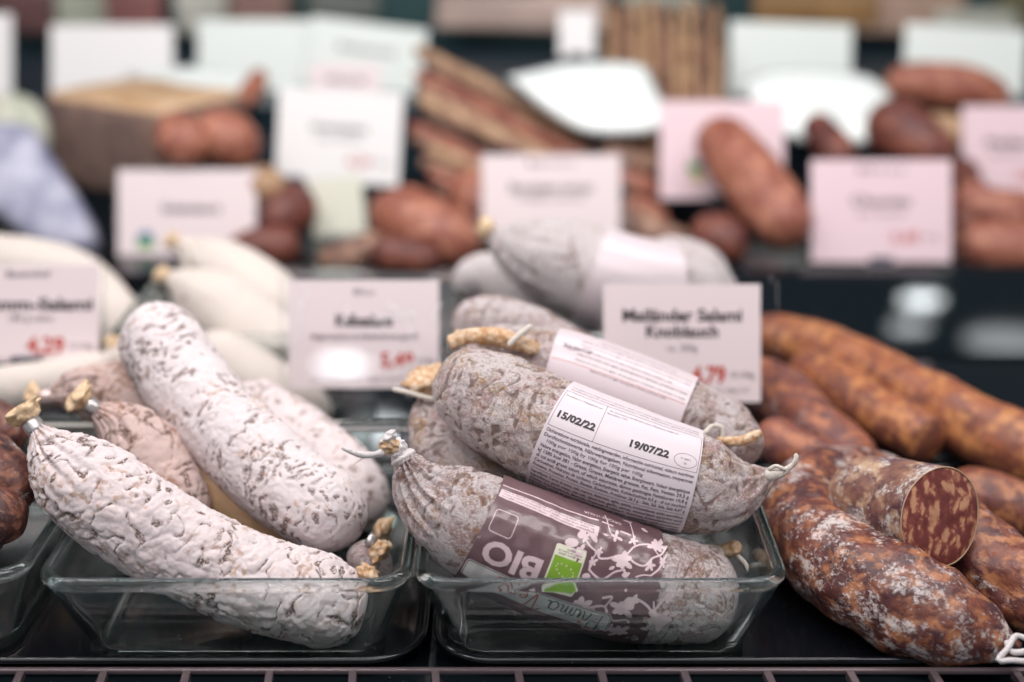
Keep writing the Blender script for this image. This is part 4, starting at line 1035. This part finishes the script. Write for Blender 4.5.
# dried sticks heap left of centre: each its own object
rnd = random.Random(5)
spots = ['uppermost', 'second', 'third', 'fourth', 'fifth', 'sixth', 'seventh', 'eighth', 'ninth', 'tenth', 'eleventh', 'twelfth', 'thirteenth', 'lowest']
for i in range(14):
    y0 = 48 + i * 12.5; x0 = 408 + rnd.uniform(-8, 14) + (i % 3) * 6
    sl = .50 + rnd.uniform(-.05, .05) - i * .010; ln = rnd.uniform(120, 190); t = 1.55 - i * .011 + (i % 2) * .012
    pts = [(x0, y0, t, 6), (x0 + ln * .33, y0 + ln * .33 * sl, t, 8), (x0 + ln * .66, y0 + ln * .7 * sl, t - .01, 8), (x0 + ln, y0 + ln * sl * 1.02, t - .02, 6)]
    lone('dried_stick', pts, M[('tan_stick', 'brown_stick', 'brick', 'brown_stick')[i % 4]],
      '%s of the thin brown sausage sticks heaped left of the large white pack' % spots[i] if i else 'uppermost thin tan sausage stick left of the large white pack', group='sausage sticks heaped left of the white pack', nl=36, nr=16, lump=.003, lumpf=30, seed=200 + i)
for i in range(9):
    x0 = 610 + i * 13.2
    lone('dried_stick', [(x0, 6 + rnd.uniform(-6, 6), 1.72, 5), (x0 + 1, 50, 1.65, 6.2), (x0 + 2, 110, 1.56, 6.2), (x0 + 3, 168, 1.49, 5)], M[('tan_stick', 'brown_stick', 'tan_stick')[i % 3]],
      ('leftmost' if i == 0 else 'rightmost' if i == 8 else spots[i] + ' from the left') + ' of the upright tan sticks right of the large white pack', group='upright tan sausage sticks', nl=40, nr=16, lump=.003, seed=230 + i)
for i, (x, y, t_, rr_, ln, mt, lab) in enumerate((
  (560, 165, 1.50, 11, 70, 'brown_stick', 'brown stick lying above the centre rear card'), (640, 185, 1.46, 12, 50, 'brick', 'reddish brown stick right of the centre rear card'),
  (632, 160, 1.50, 13, 60, 'brown_stick', 'brown stick under the right corner of the large white pack'), (645, 212, 1.42, 14, 44, 'brick', 'reddish stick lowest beside the pink logo card'), (520, 148, 1.52, 12, 70, 'brick', 'reddish stick below the large white pack'))):
    lone('dried_stick', [(x - ln / 2, y - 10, t_, rr_ * .8), (x, y, t_, rr_), (x + ln / 2, y + 12, t_, rr_ * .8)], M[mt], lab, nl=36, nr=16, lump=.003, seed=250 + i)
# goods along the back wall
TOPS = [(30, 8, 60, 46, (.20, .10, .10), 'dark red pack at the top left corner'), (85, 14, 50, 50, (.42, .45, .36), 'pale green pack at the top left'), (135, 6, 60, 40, (.36, .16, .15), 'reddish pack in the top row above the ham'),
 (205, 10, 50, 44, (.62, .62, .55), 'cream pack in the top row above the greenish card'), (262, 6, 60, 40, (.33, .20, .17), 'brown pack in the top row above the mint card'), (345, 4, 70, 30, (.18, .20, .18), 'grey green pack in the top row'),
 (520, 8, 170, 36, (.66, .50, .44), 'long pale pink wrapped sausage tray at the top centre'), (660, 0, 80, 20, (.55, .60, .52), 'pale mint pack at the top above the upright sticks'), (815, 4, 120, 34, (.42, .24, .10), 'ochre brown pack in the top row at right'), (905, 10, 110, 42, (.52, .36, .28), 'tan wrapped pack at the top right'),
 (975, 22, 90, 30, (.60, .62, .54), 'pale green wrapped pack near the top right corner'), (1020, 12, 50, 50, (.16, .15, .08), 'dark olive pack at the top right corner')]
for i, (x, y, w, h, c, lab) in enumerate(TOPS):
    k = 1.98 / F
    block('wrapped_pack', x, y + 2, 1.98, (w * k, .05, h * k), rnd.uniform(-.15, .15), [plain('pack_wrap', c, tuple(v * .7 for v in c), 12, .4, .1)], lab, 'package', bev=.008, lumpy=.006)

# ------------------------------------------------------------------ lights
def ceiling_lamp(loc, label, strength=14, r=.165, asp=1.0):
    root = empty('ceiling_lamp', loc, label, 'lamp')
    bm = bmesh.new(); bmesh.ops.create_circle(bm, cap_ends=True, radius=r, segments=48); bmesh.ops.reverse_faces(bm, faces=bm.faces[:])
    bm.transform(Matrix.Translation(Vector(loc) - Vector((0, 0, .02))) @ Matrix.Diagonal((1, asp, 1, 1)))
    me = bpy.data.meshes.new('diffuser'); bm.to_mesh(me); bm.free()
    m, nt, b = newmat('lamp_glow'); b.inputs['Base Color'].default_value = (.9, .9, .9, 1); b.inputs['Emission Color'].default_value = (.92, .97, 1, 1); b.inputs['Emission Strength'].default_value = strength
    link('diffuser', me, m, root, False)
    bm = bmesh.new(); bmesh.ops.create_cone(bm, cap_ends=True, segments=48, radius1=r + .02, radius2=r + .01, depth=.03)
    bm.transform(Matrix.Translation(Vector(loc) + Vector((0, 0, -.003))) @ Matrix.Diagonal((1, asp + (.1 if asp < 1 else 0), 1, 1)))
    me = bpy.data.meshes.new('lamp_ring'); bm.to_mesh(me); bm.free(); link('lamp_ring', me, pm('lamp_housing', (.5, .5, .5), .4), root, True)
def mirror_flat(px, py, z, zl=1.63, tilt=0.0):
    n = Vector((0, -sin(tilt), cos(tilt))); c0 = Vector((0, 1.136, .0155)) if tilt else Vector((0, 0, z))
    d = (W(px, py, 1.0) - CAM).normalized(); p = CAM + d * ((c0 - CAM).dot(n) / d.dot(n))
    d = d - 2 * d.dot(n) * n; return p + d * ((zl - p.z) / d.z)
l1 = mirror_flat(920, 306, .0, 1.63, TB); ceiling_lamp(l1, 'ceiling lamp flattened to shape its glare in the added tray at right', 30, .055, .3)  # outline squeezed so the mirrored glare looks oval
l2 = mirror_flat(908, 333, .0, 1.63, TB); ceiling_lamp(l2, 'added dimmer oval lamp standing for the second reflection at right', 9, .055, .3)  # added lamp making the weaker double of the first reflection
l3 = mirror_flat(1004, 346, .0, 1.63, TB); ceiling_lamp(l3, 'added large dim oval glow for a bluish window glare, furthest right', 3, .11, .5)  # added glow in place of a bluish window reflection
l4 = mirror_flat(372, 438, .0, 1.63); ceiling_lamp(l4, 'round ceiling lamp reflected beside the knotted salami', 9, .13)
# lamp mirrored in the acrylic stand
a = radians(20.3); Nn = Vector((0, -cos(a), sin(a))); pc = W(343, 361, .955); d = (pc - CAM).normalized(); rd = d - 2 * d.dot(Nn) * Nn
l5 = pc + rd * ((1.63 - pc.z) / rd.z); ceiling_lamp(l5, 'round ceiling lamp behind the viewer, mirrored in the acrylic card stand', 30, .10)
def area(name, loc, tgt, size, power, col):
    l = bpy.data.lights.new(name, 'AREA'); l.shape = 'RECTANGLE'; l.size, l.size_y = size; l.energy = power; l.color = col
    o = bpy.data.objects.new(name, l); COL.objects.link(o); o.location = loc
    o.rotation_euler = (Vector(tgt) - Vector(loc)).to_track_quat('-Z', 'Y').to_euler(); return o
area('case_light', (-.05, .40, 1.02), (0, .82, 0), (1.7, .24), 12, (1, .95, .945))
area('rear_case_light', (0, 1.10, 1.0), (0, 1.6, 0), (2.0, .3), 11.5, (1, .965, .94))
area('rim_light', (0, 1.02, .80), (0, .70, 0), (1.4, .15), 2.0, (1, .98, 1))
area('front_light', (-.3, -.7, 1.2), (0, .9, 0), (1.6, 1.0), 6, (1, .96, .97))
w = bpy.data.worlds.new('world'); SC.world = w; w.use_nodes = True
w.node_tree.nodes['Background'].inputs[0].default_value = (.86, .86, .92, 1); w.node_tree.nodes['Background'].inputs[1].default_value = .36
SC.cycles.max_bounces = 12; SC.cycles.transmission_bounces = 10; SC.cycles.transparent_max_bounces = 8
SC.cycles.caustics_reflective = False; SC.cycles.caustics_refractive = True; SC.cycles.sample_clamp_indirect = 6; SC.cycles.blur_glossy = .5
